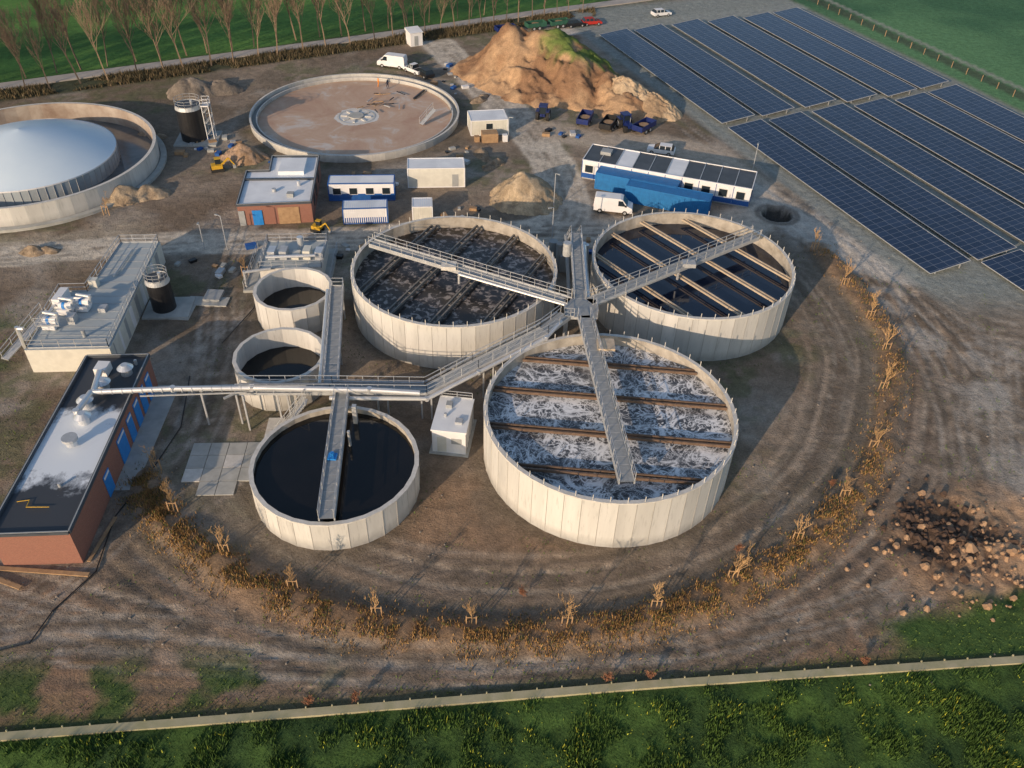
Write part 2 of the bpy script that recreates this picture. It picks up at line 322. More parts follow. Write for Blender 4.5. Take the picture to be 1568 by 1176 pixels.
ground=npmesh("ground",np.c_[x,y,h],quads,[gm_],col,True)
def strip(pts,w,z,m):
    p=np.array(pts,float); t_=np.gradient(p,axis=0); t_/=np.linalg.norm(t_,axis=1)[:,None]; n_=np.c_[-t_[:,1],t_[:,0]]
    a=p+n_*w/2;b_=p-n_*w/2;bb=B()
    for i in range(len(p)-1): bb.prism([tuple(b_[i]),tuple(b_[i+1]),tuple(a[i+1]),tuple(a[i])],-.3,z,m)
    return bb
asph=M("worn_asphalt_road",(.44,.41,.38),(.33,.31,.29),.4,.9)
strip(smooth([(-300,33),(-93.2,148.2),(-49.8,171.8),(-25.3,185.2),(2.4,201.9),(24.1,212.9),(300,366)],2),3.0,.22,asph).build("road")
kw=M("weathered_edging_board",(.44,.40,.27),(.32,.31,.18),.8,.9,0,.3)
bb=strip([(-90,22.8),(-35.6,29.4),(-12.9,32.2),(11.6,35.3),(41.5,38.6),(90,44)],.62,.2,kw)
for xx in np.arange(-60,70,1.9): yy=float(fence_y(xx)); bb.beam((xx,yy+.36,-.2),(xx,yy+.36,.34),.09,.09,kw)
bb.build("low_retaining_wall")
# ---------------------------------------------------------------- tanks
def tank(R,z,seg,liq,lz,pins=True,th=.32,innermat=None,pinsp=1.5):
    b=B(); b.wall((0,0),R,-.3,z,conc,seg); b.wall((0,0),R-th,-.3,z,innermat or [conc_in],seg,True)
    b.ring((0,0),R-th-.03,R+.06,z+.03,conc_rim,seg); b.wall((0,0),R+.06,z-.12,z+.03,[conc_rim],seg)
    for i in range(seg):
        t=i*2*math.pi/seg; cs,sn=math.cos(t),math.sin(t); b.beam(((R)*cs,(R)*sn,-.2),((R)*cs,(R)*sn,z-.15),.045,.05,joint)
    if pins:
        n=int(2*math.pi*R/pinsp)
        for i in range(n):
            t=i*2*math.pi/n; cs,sn=math.cos(t)*(R-.1),math.sin(t)*(R-.1); b.beam((cs,sn,z),(cs,sn,z+.65),.06,.06,conc_rim)
    b.disk((0,0),R-th,lz,liq,seg)
    return b
def beams(b,ang,R,z,m,offs,h=.3,gap=.24,rung=2.5):
    e=np.array([math.cos(ang),math.sin(ang)]);n=np.array([-e[1],e[0]])
    for o in offs:
        L=math.sqrt(R*R-o*o)
        for k in (-gap,gap):
            a=n*(o+k)-e*L; c=n*(o+k)+e*L; b.beam((*a,z),(*c,z),.16,h,m)
        for s_ in np.arange(-L+.5,L,rung):
            a=n*(o-gap)+e*s_;c=n*(o+gap)+e*s_; b.beam((*a,z),(*c,z),.1,.1,m)
ZT=5.75
angA=math.atan2(19,8.6); angB=math.atan2(-21,16.5); angC=math.radians(-4)
b=tank(12,ZT,48,scum,4.3); beams(b,angA,11.7,4.75,darkbeam,(-7.7,-2.6,2.6,7.7),.3,.3); b.build("bioreactor_tank",(-7.2,84.8,0))
b=tank(12,ZT,48,navyw,4.2); beams(b,angB,11.7,4.9,tanbeam,(-7.7,-2.6,2.6,7.7),.2,.22,4); b.build("settling_tank",(21.1,87.9,0))
b=tank(12,ZT,48,foam,4.6); beams(b,angC,11.7,5.0,brownsteel,(-7.9,-2.8,2.5,7.6)); b.build("aeration_tank",(9.4,60.6,0))
b=tank(7.65,3.3,30,blackw,2.75,False); b.build("sludge_buffer_tank",(-16,54.8,0))
b=tank(4.5,3.75,18,blackw,1.2,False,.3,conc); b.build("small_round_tank",(-25.8,82.1,0))
b=tank(4.75,3.75,18,blackw,1.4,False,.3,conc); b.build("small_round_tank",(-24.5,69.7,0))
b=B(); R=17.6
b.wall((0,0),R,-.3,1.1,conc,60); b.wall((0,0),R-.25,-.3,1.1,conc,60,True); b.ring((0,0),R-.28,R+.05,1.13,conc_rim,120)
b.wall((0,0),R-1.0,-.3,.8,conc,60); b.wall((0,0),R-1.2,-.9,.8,conc,60,True); b.ring((0,0),R-1.2,R-1.0,.8,conc_rim,120); b.ring((0,0),R-1,R-.25,.25,conc_flat,120)
b.build("round_clarifier_basin",(-28.3,140.4,0))
b=B(); n=72
rr=[0,1.2,3,6,10,R-1.2]; zz=[-.02,-.02,.0,.03,.08,.14]
vs=[(0,0,zz[0])]; fs=[]
for r_,z_ in list(zip(rr,zz))[1:]:
    vs+=[(r_*math.cos(t*2*math.pi/n),r_*math.sin(t*2*math.pi/n),z_) for t in range(n)]
for i in range(n): fs.append([0,1+i,1+(i+1)%n])
for k in range(len(rr)-2):
    for i in range(n): fs.append([1+k*n+i,1+(k+1)*n+i,1+(k+1)*n+(i+1)%n,1+k*n+(i+1)%n])
b.add(vs,fs,clf); b.wall((0,0),1.3,.0,.3,conc,20); b.disk((0,0),1.3,.3,conc_flat,20); b.ring((0,0),3.0,3.2,.10,conc_rim,48)
for i in range(8):
    t=i*math.pi/4; b.beam((1.5*math.cos(t),1.5*math.sin(t),.12),(2.6*math.cos(t),2.6*math.sin(t),.12),.35,.15,conc_rim)
b.build("clarifier_floor",(-28.3,140.4,.06))
b=B()
for i in range(16):
    a=random.uniform(0,6.28); p=(2+random.uniform(-3,6),6+random.uniform(-4,5)); L=random.uniform(.6,2.4); b.beam((p[0],p[1],.35),(p[0]+L*math.cos(a),p[1]+L*math.sin(a),.4),.15,.12,random.choice([wood,blackm,steel]))
b.beam((11.5,-3,.3),(13.6,-.6,2.0),.8,.1,steel); b.rail([(11.2,-2.8,.3),(13.3,-.4,2.0)],steel); b.beam((9,8,.3),(10.5,12,.4),.3,.25,blackm)
b.build("construction_debris",(-28.3,140.4,.1))
FC=(-73.2,117.0,0)
b=B(); R=18.2
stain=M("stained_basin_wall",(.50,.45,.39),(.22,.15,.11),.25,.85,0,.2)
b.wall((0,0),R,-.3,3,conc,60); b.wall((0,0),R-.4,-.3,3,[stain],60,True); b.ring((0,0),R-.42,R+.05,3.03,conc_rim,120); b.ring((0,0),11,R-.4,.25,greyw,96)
b.ring((0,0),R+.1,R+1.0,.35,conc_flat,96); b.wall((0,0),R+1.0,-.2,.35,[conc_flat],60)
b.build("gas_holder_basin",FC)
b=B(); Rd=12.4
vs=[];fs=[];K=12;n=72
for k in range(K):
    q=k/(K-1); r_=Rd*(1-q)+.02; z_=2.6+3.7*(.42*(1-(1-q)**2.2)+.58*q)
    vs+=[(r_*math.cos(i*2*math.pi/n),r_*math.sin(i*2*math.pi/n),z_) for i in range(n)]
for k in range(K-1):
    for i in range(n): fs.append([k*n+i,k*n+(i+1)%n,(k+1)*n+(i+1)%n,(k+1)*n+i])
b.add(vs,fs,domem); o=b.build("dome_cover",(0,0,0),0,True)
b=B(); b.wall((0,0),Rd,0,2.6,[M("panel_a",(.46,.53,.57),None,.5,.6),M("panel_b",(.40,.46,.50),None,.5,.6)],72)
for i in range(72):
    t=i*2*math.pi/72; b.beam(((Rd+.04)*math.cos(t),(Rd+.04)*math.sin(t),.1),((Rd+.04)*math.cos(t),(Rd+.04)*math.sin(t),2.6),.06,.06,steel)
b.wall((0,0),Rd+.1,2.45,2.65,[white],72)
w_=b.build("inner_wall"); e=bpy.data.objects.new("dome_gas_holder",None); COL.objects.link(e); e.location=FC; o.parent=e; w_.parent=e
# ---------------------------------------------------------------- walkways
def walkway(b,pts,w=1.3,sides=(1,1),legs=None):
    pts=[np.array(p,float) for p in pts]
    L=[];R_=[]
    for i,p in enumerate(pts):
        d=(pts[min(i+1,len(pts)-1)]-pts[max(i-1,0)]);d[2]=0;d/=np.linalg.norm(d);n=np.array([-d[1],d[0],0]); L.append(p+n*w/2);R_.append(p-n*w/2)
    for i in range(len(pts)-1):
        b.add([R_[i]+[0,0,-.06],R_[i+1]+[0,0,-.06],L[i+1]+[0,0,-.06],L[i]+[0,0,-.06],R_[i],R_[i+1],L[i+1],L[i]],[[3,2,1,0],[4,5,6,7]],deckm)
        for q in (L,R_): b.beam(q[i]-[0,0,.15],q[i+1]-[0,0,.15],.12,.34,steel)
        n=int(np.linalg.norm(pts[i+1]-pts[i])/1.0)
        for k in range(n): 
            a=L[i]+(L[i+1]-L[i])*k/n; c=R_[i]+(R_[i+1]-R_[i])*k/n; b.beam(a+[0,0,.004],c+[0,0,.004],.04,.02,steel)
    if sides[0]: b.rail(L)
    if sides[1]: b.rail(R_)
    for (px,py,pz) in legs or []:
        for k in (-.5,.5): b.beam((px+k,py,-.2),(px+k,py,pz-.2),.16,.16,steel)
        b.beam((px-.7,py,pz-.3),(px+.7,py,pz-.3),.16,.2,steel)
ZW=6.35
b=B(); walkway(b,[(6,77.6,ZW),(-17.4,88.6,ZW)],1.25); b.path([(5.5,77.0,ZW-.1),(-6.5,82.4,ZW-.1),(-6.5,82.4,5)],.16,pipe); b.box(-8.6,-6.9,82.9,84.3,ZW+.02,ZW+.5,conc_rim)
b.build("steel_walkway")
b=B(); walkway(b,[(8.2,77.6,ZW),(29.6,93.4,ZW)],1.25); b.path([(8.9,77.4,ZW-.1),(19,84.9,ZW-.1),(19,84.9,5)],.16,pipe); b.box(19.5,21,85.3,86.4,ZW,ZW+.5,steel)
b.build("steel_walkway")
b=B(); walkway(b,[(7.5,75,ZW),(10.15,50.6,ZW)],1.35); b.path([(8.6,74,ZW-.1),(9.9,60,ZW-.1),(10.7,52.5,ZW-.1)],.16,tanbeam)
b.box(8.6,10.4,68.8,70.6,ZW+.02,ZW+.3,tanbeam); b.build("steel_walkway")
b=B(); b.box(5.4,8.9,74.6,78.2,ZW-.3,ZW,steel,deckm); b.rail([(5.4,76.2,ZW),(5.4,74.7,ZW),(6.4,74.6,ZW)]); b.rail([(8.9,74.6,ZW),(8.9,77,ZW)]); 
for px,py in ((5.7,74.9),(8.6,74.9),(5.7,77.9),(8.6,77.9)): b.beam((px,py,-.2),(px,py,ZW-.2),.25,.25,steel)
walkway(b,[(7.2,78.2,ZW),(7.2,90.5,ZW)],1.3,legs=[(7.2,84,ZW)]); walkway(b,[(7.2,90.5,ZW),(7.2,92.5,ZW),(6.6,99,.2)],1.2)
b.cyl((6,88,5.9),(6,88,7.6),.5,steel); b.path([(8.3,78,5),(8.3,92,5),(8.3,92,.2)],.3,pipe); b.path([(6.2,78,4.4),(6.2,95,4.4),(6.2,95,.2)],.22,greym)
b.box(5.6,8.8,93.4,96.4,0,2.3,greym,steel); b.cyl((5.5,94.5,0),(5.5,94.5,3.6),.45,greym); b.cyl((9,95.5,0),(9,95.5,3),.35,pipe); b.cyl((4.8,97.5,0),(4.8,97.5,2.2),.6,greym)
b.build("walkway_stair_tower")
b=B(); walkway(b,[(5.5,75.0,ZW),(3.2,72.0,ZW),(-3.8,67.6,5.0),(-8.6,64.6,3.95),(-18,64.3,3.95),(-27.2,63.8,3.95)],1.3,legs=[(-2.5,68.3,5.1),(-8.6,64.6,3.9),(-13,64.4,3.9),(-23,64,3.9)])
b.path([(5.0,73.6,ZW+.1),(3.4,71,ZW-.2),(-3.4,66.6,4.8),(-8.4,63.5,3.7),(-18,63.1,3.7)],.22,pipe)
b.path([(4.6,75.4,ZW),(2.2,72.7,ZW),(-4.6,68.5,5.0),(-9,65.7,3.9),(-18,65.4,3.9)],.12,steel)
b.build("inclined_steel_walkway")
b=B(); walkway(b,[(-18.2,65.2,3.95),(-20.7,82.6,3.95)],1.4,legs=[(-19.4,73,3.9),(-20.5,81.5,3.9)]); b.path([(-19.4,65.2,3.7),(-21.8,82,3.7)],.2,pipe)
b.rail([(-20,82.6,3.95),(-21.4,82.5,3.95)]); b.build("steel_walkway")
b=B(); walkway(b,[(-16.8,63.6,3.95),(-15.3,47.4,3.95)],1.3); b.box(-16.5,-15.7,54.2,55.0,4.0,4.2,brightblue); b.cyl((-16.1,54.6,4.2),(-16.1,54.6,4.6),.2,brightblue); b.cyl((-15.1,57.5,2),(-15.1,57.5,4.6),.14,steel)
b.box(-15.3,-14.9,60.5,61,2,4.9,steel); b.build("steel_walkway")
b=B(); pts=[(-40.6,61.4,4.9),(-33,62.3,4.9),(-25.5,63.0,4.75),(-14,63.3,4.75),(-9,63.1,4.75)]
b.path(pts,.27,pipe,14); b.path([(p[0],p[1]+.55,p[2]-.5) for p in pts],.14,steel); b.beam((-36,61.5,4.5),(-26,62.7,4.4),.12,.12,steel); b.beam((-36,62.7,4.5),(-26,63.9,4.4),.12,.12,steel)
for i in range(16): 
    q=i/15; b.cyl((-39.6+q*14,61.52+q*1.5,4.89-q*.13),(-39.5+q*14,61.53+q*1.5,4.89-q*.13),.3,steel,14)
for px,py in ((-27.2,62.9),(-26.2,62.0),(-30.5,62.6)): b.beam((px,py,-.1),(px,py,4.6),.16,.16,steel)
b.beam((-28,61.8,4.3),(-25.5,64.2,4.3),.16,.2,steel); b.build("pipe_bridge")
b=B()
for i in range(14):
    q=i/13; b.box(-20.2-q*3.0-.15,-20.2-q*3.0+.15,62.2-q*1.6-.5,62.2-q*1.6+.5,3.8-q*3.75,3.86-q*3.75,steel)
b.rail([(-20.1,61.7,3.9),(-23.2,60.0,.1)],steel); b.rail([(-20.3,62.8,3.9),(-23.4,61.2,.1)],steel); b.rail([(-20.2,63.3,3.95),(-26.8,62.9,3.95)],steel)
b.build("steel_staircase")
# ---------------------------------------------------------------- brick blower building
b=B(); q=[(-42.5,44.3),(-36.05,44.9),(-37.75,68.5),(-43.9,67.9)]
b.prism(q,-.2,3.9,brick,frost)
for a_,c_ in zip(q,q[1:]+q[:1]): b.beam((*a_,4.0),(*c_,4.0),.3,.28,darkroof)
for a_,c_ in zip(q,q[1:]+q[:1]): b.beam((*a_,4.16),(*c_,4.16),.10,.05,greym)
def wally(y): return -36.05+(y-44.9)*(-1.7/23.6)
for yc,w_,z0,z1 in ((66.4,1.3,.1,3),(64.4,1.3,.1,3),(62.4,1.3,.1,3),(60.2,1.3,.1,3),(57.6,2.0,.1,3.0),(53,1.4,.1,2.6)):
    a_=(wally(yc-w_/2)+.03,yc-w_/2);c_=(wally(yc+w_/2)+.03,yc+w_/2)
    b.beam((*a_,(z0+z1)/2),(*c_,(z0+z1)/2),.08,z1-z0,brightblue)
    b.beam((a_[0]+.05,a_[1]+.1,z1-.25),(c_[0]+.05,c_[1]-.1,z1-.25),.04,.25,white)
for (px,py) in ((-40.3,63.2),(-40.9,60.5),(-40.2,58.2),(-38.9,65.5)):
    b.cyl((px,py,3.9),(px,py,4.7),.55,pipe,16); b.cyl((px,py,4.7),(px,py,5.1),.8,pipe,16,.35)
b.path([(-40.6,61.4,4.9),(-40.8,58.5,4.9),(-40.8,58.5,4)],.3,pipe); b.path([(-41,64.5,4.9),(-40.4,61.5,4.9)],.3,pipe)
b.box(-41.8,-40.6,64.8,66.2,3.95,4.9,white); b.path([(-40.0,55,4.1),(-40.0,55,4.7)],.5,pipe,16); b.cyl((-40,55,4.7),(-40,55,5.0),.7,steel,16)
b.path([(-41.8,48,4.0),(-40.8,48.2,4.05),(-40.7,47.4,4.05),(-38.8,47.5,4.05)],.035,yellow,6); b.cyl((-39,50,3.9),(-39,50,4.3),.15,steel); b.cyl((-38.5,67,3.9),(-38.5,67,4.5),.15,steel)
b.build("brick_blower_building")
b=B(); b.beam((-43.5,44.0,.1),(-35,43.6,.15),.4,.12,wood); b.beam((-44,43.3,.25),(-40,42.0,.2),.35,.1,wood); b.beam((-35.6,45,.1),(-35.2,50,.1),.3,.1,wood); b.build("timber_planks")
b=B(); b.prism([(-37.6,53.2),(-34.7,53.4),(-35.4,68.4),(-37.7,68.4)],-.2,.05,conc_flat); b.build("pavement")
b=B()
def slabgrid(b,o,ex,ey,nx_,ny_,s,skip=()):
    for i in range(nx_):
        for j in range(ny_):
            if (i,j) in skip: continue
            p=np.array(o)+np.array(ex)*i*s+np.array(ey)*j*s; g_=.03
            P=[p+np.array(ex)*g_+np.array(ey)*g_,p+np.array(ex)*(s-g_)+np.array(ey)*g_,p+np.array(ex)*(s-g_)+np.array(ey)*(s-g_),p+np.array(ex)*g_+np.array(ey)*(s-g_)]
            b.prism([tuple(k) for k in P],-.2,.10+random.uniform(-.008,.008),random.choice([conc_flat,conc_flat,conc_rim]))
slabgrid(b,(-30.7,52.8),(.997,.07),(-.07,.997),4,4,1.75,skip=((0,0),(3,0)))
slabgrid(b,(-24.4,58.6),(.997,.07),(-.07,.997),1,3,1.75); b.build("concrete_slab_paving")
# dewatering building
b=B(); deckroof=M("bluegrey_roof_deck",(.44,.49,.51),(.35,.40,.42),.4,.7)
b.prism([(-51.6,69.8),(-42.9,70.6),(-44.0,81.6),(-52.6,81.0)],-.2,3,offw,deckroof)
b.prism([(-49.4,81.2),(-44.0,81.6),(-45.0,92.6),(-49.8,92.2)],-.2,3.004,offw,deckroof)
b.rail([(-51.4,70.1,3),(-52.4,80.8,3),(-49.5,81.1,3),(-49.7,92,3),(-45.1,92.4,3),(-43.1,70.9,3),(-51.4,70.1,3)])
for k in range(9): 
    yy=71.5+k*2.3; xx=-43.0+(yy-70.6)*(-2/22)+.03; b.beam((xx,yy,.2),(xx,yy,2.8),.08,.9,white if k%2 else greym)
for k in range(14): yy=71+k*1.5; b.beam((-51.4 if yy<81 else -49.4,yy,3.03),(-43.4-(yy-70)*.09,yy+.4,3.03),.04,.03,steel)
for (px,py) in ((-50.5,73.8),(-50,76.6),(-48.4,77.4)):
    b.box(px-.7,px+.7,py-.5,py+.5,3.1,3.8,white); b.cyl((px-.5,py,4.1),(px+.6,py,4.1),.36,white,14); b.cyl((px-.1,py,4.1),(px+.2,py,4.1),.4,brightblue,14); b.cyl((px+.6,py,4.1),(px+1,py,4.1),.5,white,14); b.path([(px+1,py,4.1),(px+1.2,py,4.9),(px-.4,py+.3,4.9)],.18,pipe)
b.box(-51.8,-50.9,77.5,80,3,4.2,white); b.path([(-51.6,74.5,3.5),(-51.6,79,3.5),(-49,79,3.5)],.16,pipe); b.rail([(-51.4,72.8,3.9),(-49,73,3.9)]); b.box(-49,-48.2,74.6,75.6,3,4,steel)
b.path([(-47.5,84,3.3),(-47.5,90,3.3)],.12,steel); b.box(-46.6,-45.8,77,78,3,3.5,steel); b.box(-49.5,-48.6,81.8,82.6,3,4,offw); b.path([(-52.3,72,4.2),(-53,72,4.2),(-53,72,0)],.2,pipe)
b.beam((-54.3,70,1.5),(-52.2,77,3),.9,.12,steel); b.rail([(-54.6,70.2,1.5),(-52.9,77,3)]); b.cyl((-46.3,72.5,3),(-46.3,72.5,3.9),.2,greym)
b.build("sludge_dewatering_building")
def silo(name,c,R,H,stair=True):
    b=B(); b.cyl((0,0,.25),(0,0,H-.5),R,blackm,28); b.cyl((0,0,H-.5),(0,0,H),R+.05,steel,28,R*.96); b.cyl((0,0,H),(0,0,H+.02),R*.9,darkroof,28)
    b.box(-R-.8,R+1.8,-R-.8,R+.8,-.2,.25,conc_flat)
    n=12; pts=[((R-.05)*math.cos(i*2*math.pi/n),(R-.05)*math.sin(i*2*math.pi/n),H) for i in range(n+1)]; b.rail(pts,steel,1.0,2,.045)
    if stair:
        b.box(R+.1,R+1.3,-.8,.8,H-.15,H-.05,steel); b.rail([(R+.1,-.8,H-.1),(R+1.3,-.8,H-.1),(R+1.3,.8,H-.1),(R+.1,.8,H-.1)],white)
        for px in (R+.2,R+1.25):
            for py in (-.75,.75): b.beam((px,py,0),(px,py,H-.1),.1,.1,white)
        k=int(H/.9)
        for i in range(k): 
            z=.3+i*(H-.5)/k; b.beam((R+.3,-.75 if i%2 else .75,z),(R+1.2,.75 if i%2 else -.75,z+(H-.5)/k),.5,.06,steel)
    b.cyl((R*.3,0,H),(R*.3,0,H+.7),.2,pipe)
    return b.build(name,(*c,0),.1)
silo("black_storage_silo",(-52.5,129.3),2.0,5.8); silo("black_storage_silo",(-41.6,82.3),1.35,4.4,False)
b=B(); b.box(-39.4,-34.6,83.2,85,-.1,.12,conc_flat); b.box(-40.5,-38.2,80.2,84.8,-.1,.10,conc_flat); b.box(-37.6,-35.6,84.0,86.2,.0,.4,greym); b.build("concrete_pad")
b=B(); b.prism([(-33.3,86.2),(-22.9,87.6),(-23.6,96.8),(-33.9,96)],-.2,.35,conc_flat)
b.prism([(-31.5,88.2),(-24,89.1),(-24.5,95.5),(-32,94.8)],.35,2.2,conc_rim,deckroof)
b.rail([(-31.5,88.2,2.2),(-24,89.1,2.2),(-24.5,95.5,2.2),(-32,94.8,2.2),(-31.5,88.2,2.2)])
for k in range(5): b.box(-31+k*1.45,-30.1+k*1.45,90.5+k*.1,92+k*.1,2.2,2.2+random.uniform(.5,1.3),random.choice([steel,pipe,offw]))
b.path([(-31,89.8,3),(-25,90.6,3)],.2,pipe); b.path([(-33,87,.4),(-33,87,2.5),(-30,88,2.5)],.18,steel); b.rail([(-33.2,86.4,.35),(-33.8,95.8,.35)]); b.rail([(-23,87.8,.35),(-23.6,96.6,.35)])
b.cyl((-27.5,93.6,2.2),(-27.5,93.6,3.8),.4,pipe); b.build("inlet_screening_platform")
b=B(); q=[(-38,102.5),(-28.3,104.1),(-30,118.3),(-36.8,117.7),(-36.1,113),(-39.3,112.6)]
b.prism(q,-.2,2.95,brick,whitesheet)
for a_,c_ in zip(q,q[1:]+q[:1]): b.beam((*a_,3.05),(*c_,3.05),.28,.3,darkroof); b.beam((*a_,3.22),(*c_,3.22),.1,.05,greym)
b.beam((-39,110,3.05),(-29.1,111,3.05),.3,.3,darkroof); b.prism([(-34.6,112),(-31,112.4),(-31.4,116.8),(-35,116.4)],2.95,3.5,whitesheet)
for a_,c_,z1,m_ in (((-36.2,102.77),(-34.9,102.98),2.2,brightblue),((-32.8,103.33),(-30.0,103.8),2.5,wood),((-38,102.47),(-37.2,102.6),2.2,greym)):
    b.beam((a_[0]+.01,a_[1]-.04,z1/2),(c_[0]+.01,c_[1]-.04,z1/2),.08,z1,m_)
for yy in (107,110,114): 
    xx=-28.3+(yy-104.1)*(-1.7/14.2); b.beam((xx+.02,yy,1.6),(xx-.2,yy+1.6,1.6),.08,1.3,glass)
b.cyl((-31,109,3),(-31,109,3.7),.25,pipe); b.cyl((-34,107,3),(-34,107,3.4),.3,steel); b.box(-31.9,-31,105.4,106.2,2.95,3.5,greym)
b.build("brick_control_building")
def cabin(name,p0,p1,d,H,body,roof,band=None,windows=0,corr=False,door=None,trim=None):
    b=B(); L=math.dist(p0,p1); b.box(0,L,0,d,.1,H,body,roof)
    trim=trim or white
    for xx in (0,L):
        for yy in (0,d): b.beam((xx,yy,.08),(xx,yy,H+.02),.14,.14,trim)
    for z in (.12,H): 
        for a_,c_ in (((0,0),(L,0)),((L,0),(L,d)),((L,d),(0,d)),((0,d),(0,0))): b.beam((*a_,z),(*c_,z),.13,.13,trim)
    if band: b.box(-.01,L+.01,-.015,d+.015,.2,H*.42,band)
    if corr:
        n=int(L/.28)
        for i in range(n): b.beam((i*L/n+.12,-.02,.2),(i*L/n+.12,-.02,H-.1),.12,.05,body); b.beam((i*L/n+.12,.1,H+.01),(i*L/n+.12,d-.1,H+.01),.1,.04,roof)
        for i in range(int(d/.28)): b.beam((L+.02,i*.28+.15,.2),(L+.02,i*.28+.15,H-.1),.12,.05,body)
    for i in range(windows):
        xx=(i+.5)*L/windows; b.box(xx-.55,xx+.55,-.05,-.02,1.1,2.05,glass); b.box(xx-.62,xx+.62,-.035,.01,1.03,2.12,white)
    if door: b.box(door,door+.9,-.05,.0,.15,2.1,greym)
    return b.build(name,(p0[0],p0[1],0),math.atan2(p1[1]-p0[1],p1[0]-p0[0]))
cabin("site_office_cabin",(-27.2,110.2),(-17.9,111.1),2.6,2.75,white,whitesheet,blue,4,trim=blue)
cabin("shipping_container",(-24,103.7),(-18,104.5),2.4,2.4,white,whitesheet,blue,0,True,trim=blue)
cabin("storage_container",(-14.6,105.1),(-11.9,105.4),2.6,2.3,offw,whitesheet,None,0,True)
cabin("portable_cabin",(-16.4,115.1),(-8.1,116),3.4,3.1,offw,whitesheet,None,0,False,6.5)
cabin("shipping_container",(11.4,117.0),(22.8,112.9),2.45,2.6,bluec,bluec,None,0,True,trim=bluec)
cabin("shipping_container",(15.6,113.2),(27.0,109.1),2.45,2.6,bluec,bluec,None,0,True,trim=bluec)
cabin("storage_container",(-8.2,134.2),(-2.2,135.4),4.2,2.6,offw,whitesheet,None,1,True)
b=B(); b.box(0,2.6,0,1.8,0,1.5,wood); b.box(3.4,4.2,.1,.9,0,1.1,white); b.box(-1.2,-.4,.5,1.3,0,.9,wood); b.build("timber_crates",(-6.2,131.6,0),.2)
p0=(9.5,120.3);p1=(33.6,112.5);L=math.dist(p0,p1);b=B();n=10;mw=L/n
for i in range(n):
    wh=i in (2,5)
    b.box(i*mw+.03,(i+1)*mw-.03,0,6,.2,3,white,whitesheet if wh else darkroof)
    b.box(i*mw+.05,(i+1)*mw-.05,-.04,.0,.25,1.0,blue); b.box(i*mw+.5,i*mw+1.7,-.05,-.01,1.2,2.3,glass); b.box(i*mw+.42,i*mw+1.78,-.03,.01,1.12,2.38,offw)
    b.beam((i*mw,-.02,.2),(i*mw,-.02,3.05),.08,.06,blue); b.beam((i*mw,0,3.05),(i*mw,6,3.05),.1,.1,steel)
b.beam((0,0,3.05),(L,0,3.05),.2,.14,white); b.beam((0,6,3.05),(L,6,3.05),.12,.14,white); b.beam((L,0,3.05),(L,6,3.05),.12,.14,white);b.beam((0,0,3.05),(0,6,3.05),.12,.14,white)
b.box(L,L+.05,.2,5.8,.25,1.0,blue); b.box(L,L+.06,2,3.2,1.2,2.3,glass); b.box(-.06,0,2,3.2,1.2,2.3,glass); b.box(2,3.6,2.9,4.4,3,3.5,greym); b.box(.1,L-.1,.1,5.9,.0,.2,greym)
b.build("site_office_building",(*p0,0),math.atan2(p1[1]-p0[1],p1[0]-p0[0]))
b=B(); b.box(-.3,3.6,-.3,5.2,-.1,.12,conc_flat); b.box(0,3.3,0,4.9,.12,2.9,white); b.box(-.1,3.4,-.1,5,2.9,3.08,white,whitesheet)
b.box(.5,1.4,-.04,0,.2,2.2,offw); b.box(1.9,2.9,-.04,0,1.4,2.1,greym); b.box(.8,1.4,3.2,3.9,3.08,3.5,greym); b.box(2.1,2.8,1,1.7,3.08,3.35,steel); b.rail([(0.1,4.9,3.08),(3.2,4.9,3.08)],steel,.8); b.cyl((1.0,2,3.05),(1.0,2,3.5),.15,steel)
for k in range(5): b.box(3.3,3.34,.4+k*.9,.44+k*.9,.2,2.8,greym)
b.build("white_equipment_kiosk",(-7.6,59.8,0),-.10)
b=B(); b.box(0,2.6,0,2.6,0,2.6,white); b.prism([(-.15,-.15),(2.75,-.15),(2.75,2.75),(-.15,2.75)],2.6,[2.7,2.7,3.1,3.1],white,whitesheet); b.box(.8,1.6,-.05,0,.1,2,greym); b.build("white_shed",(-23,176.5,0),.5)
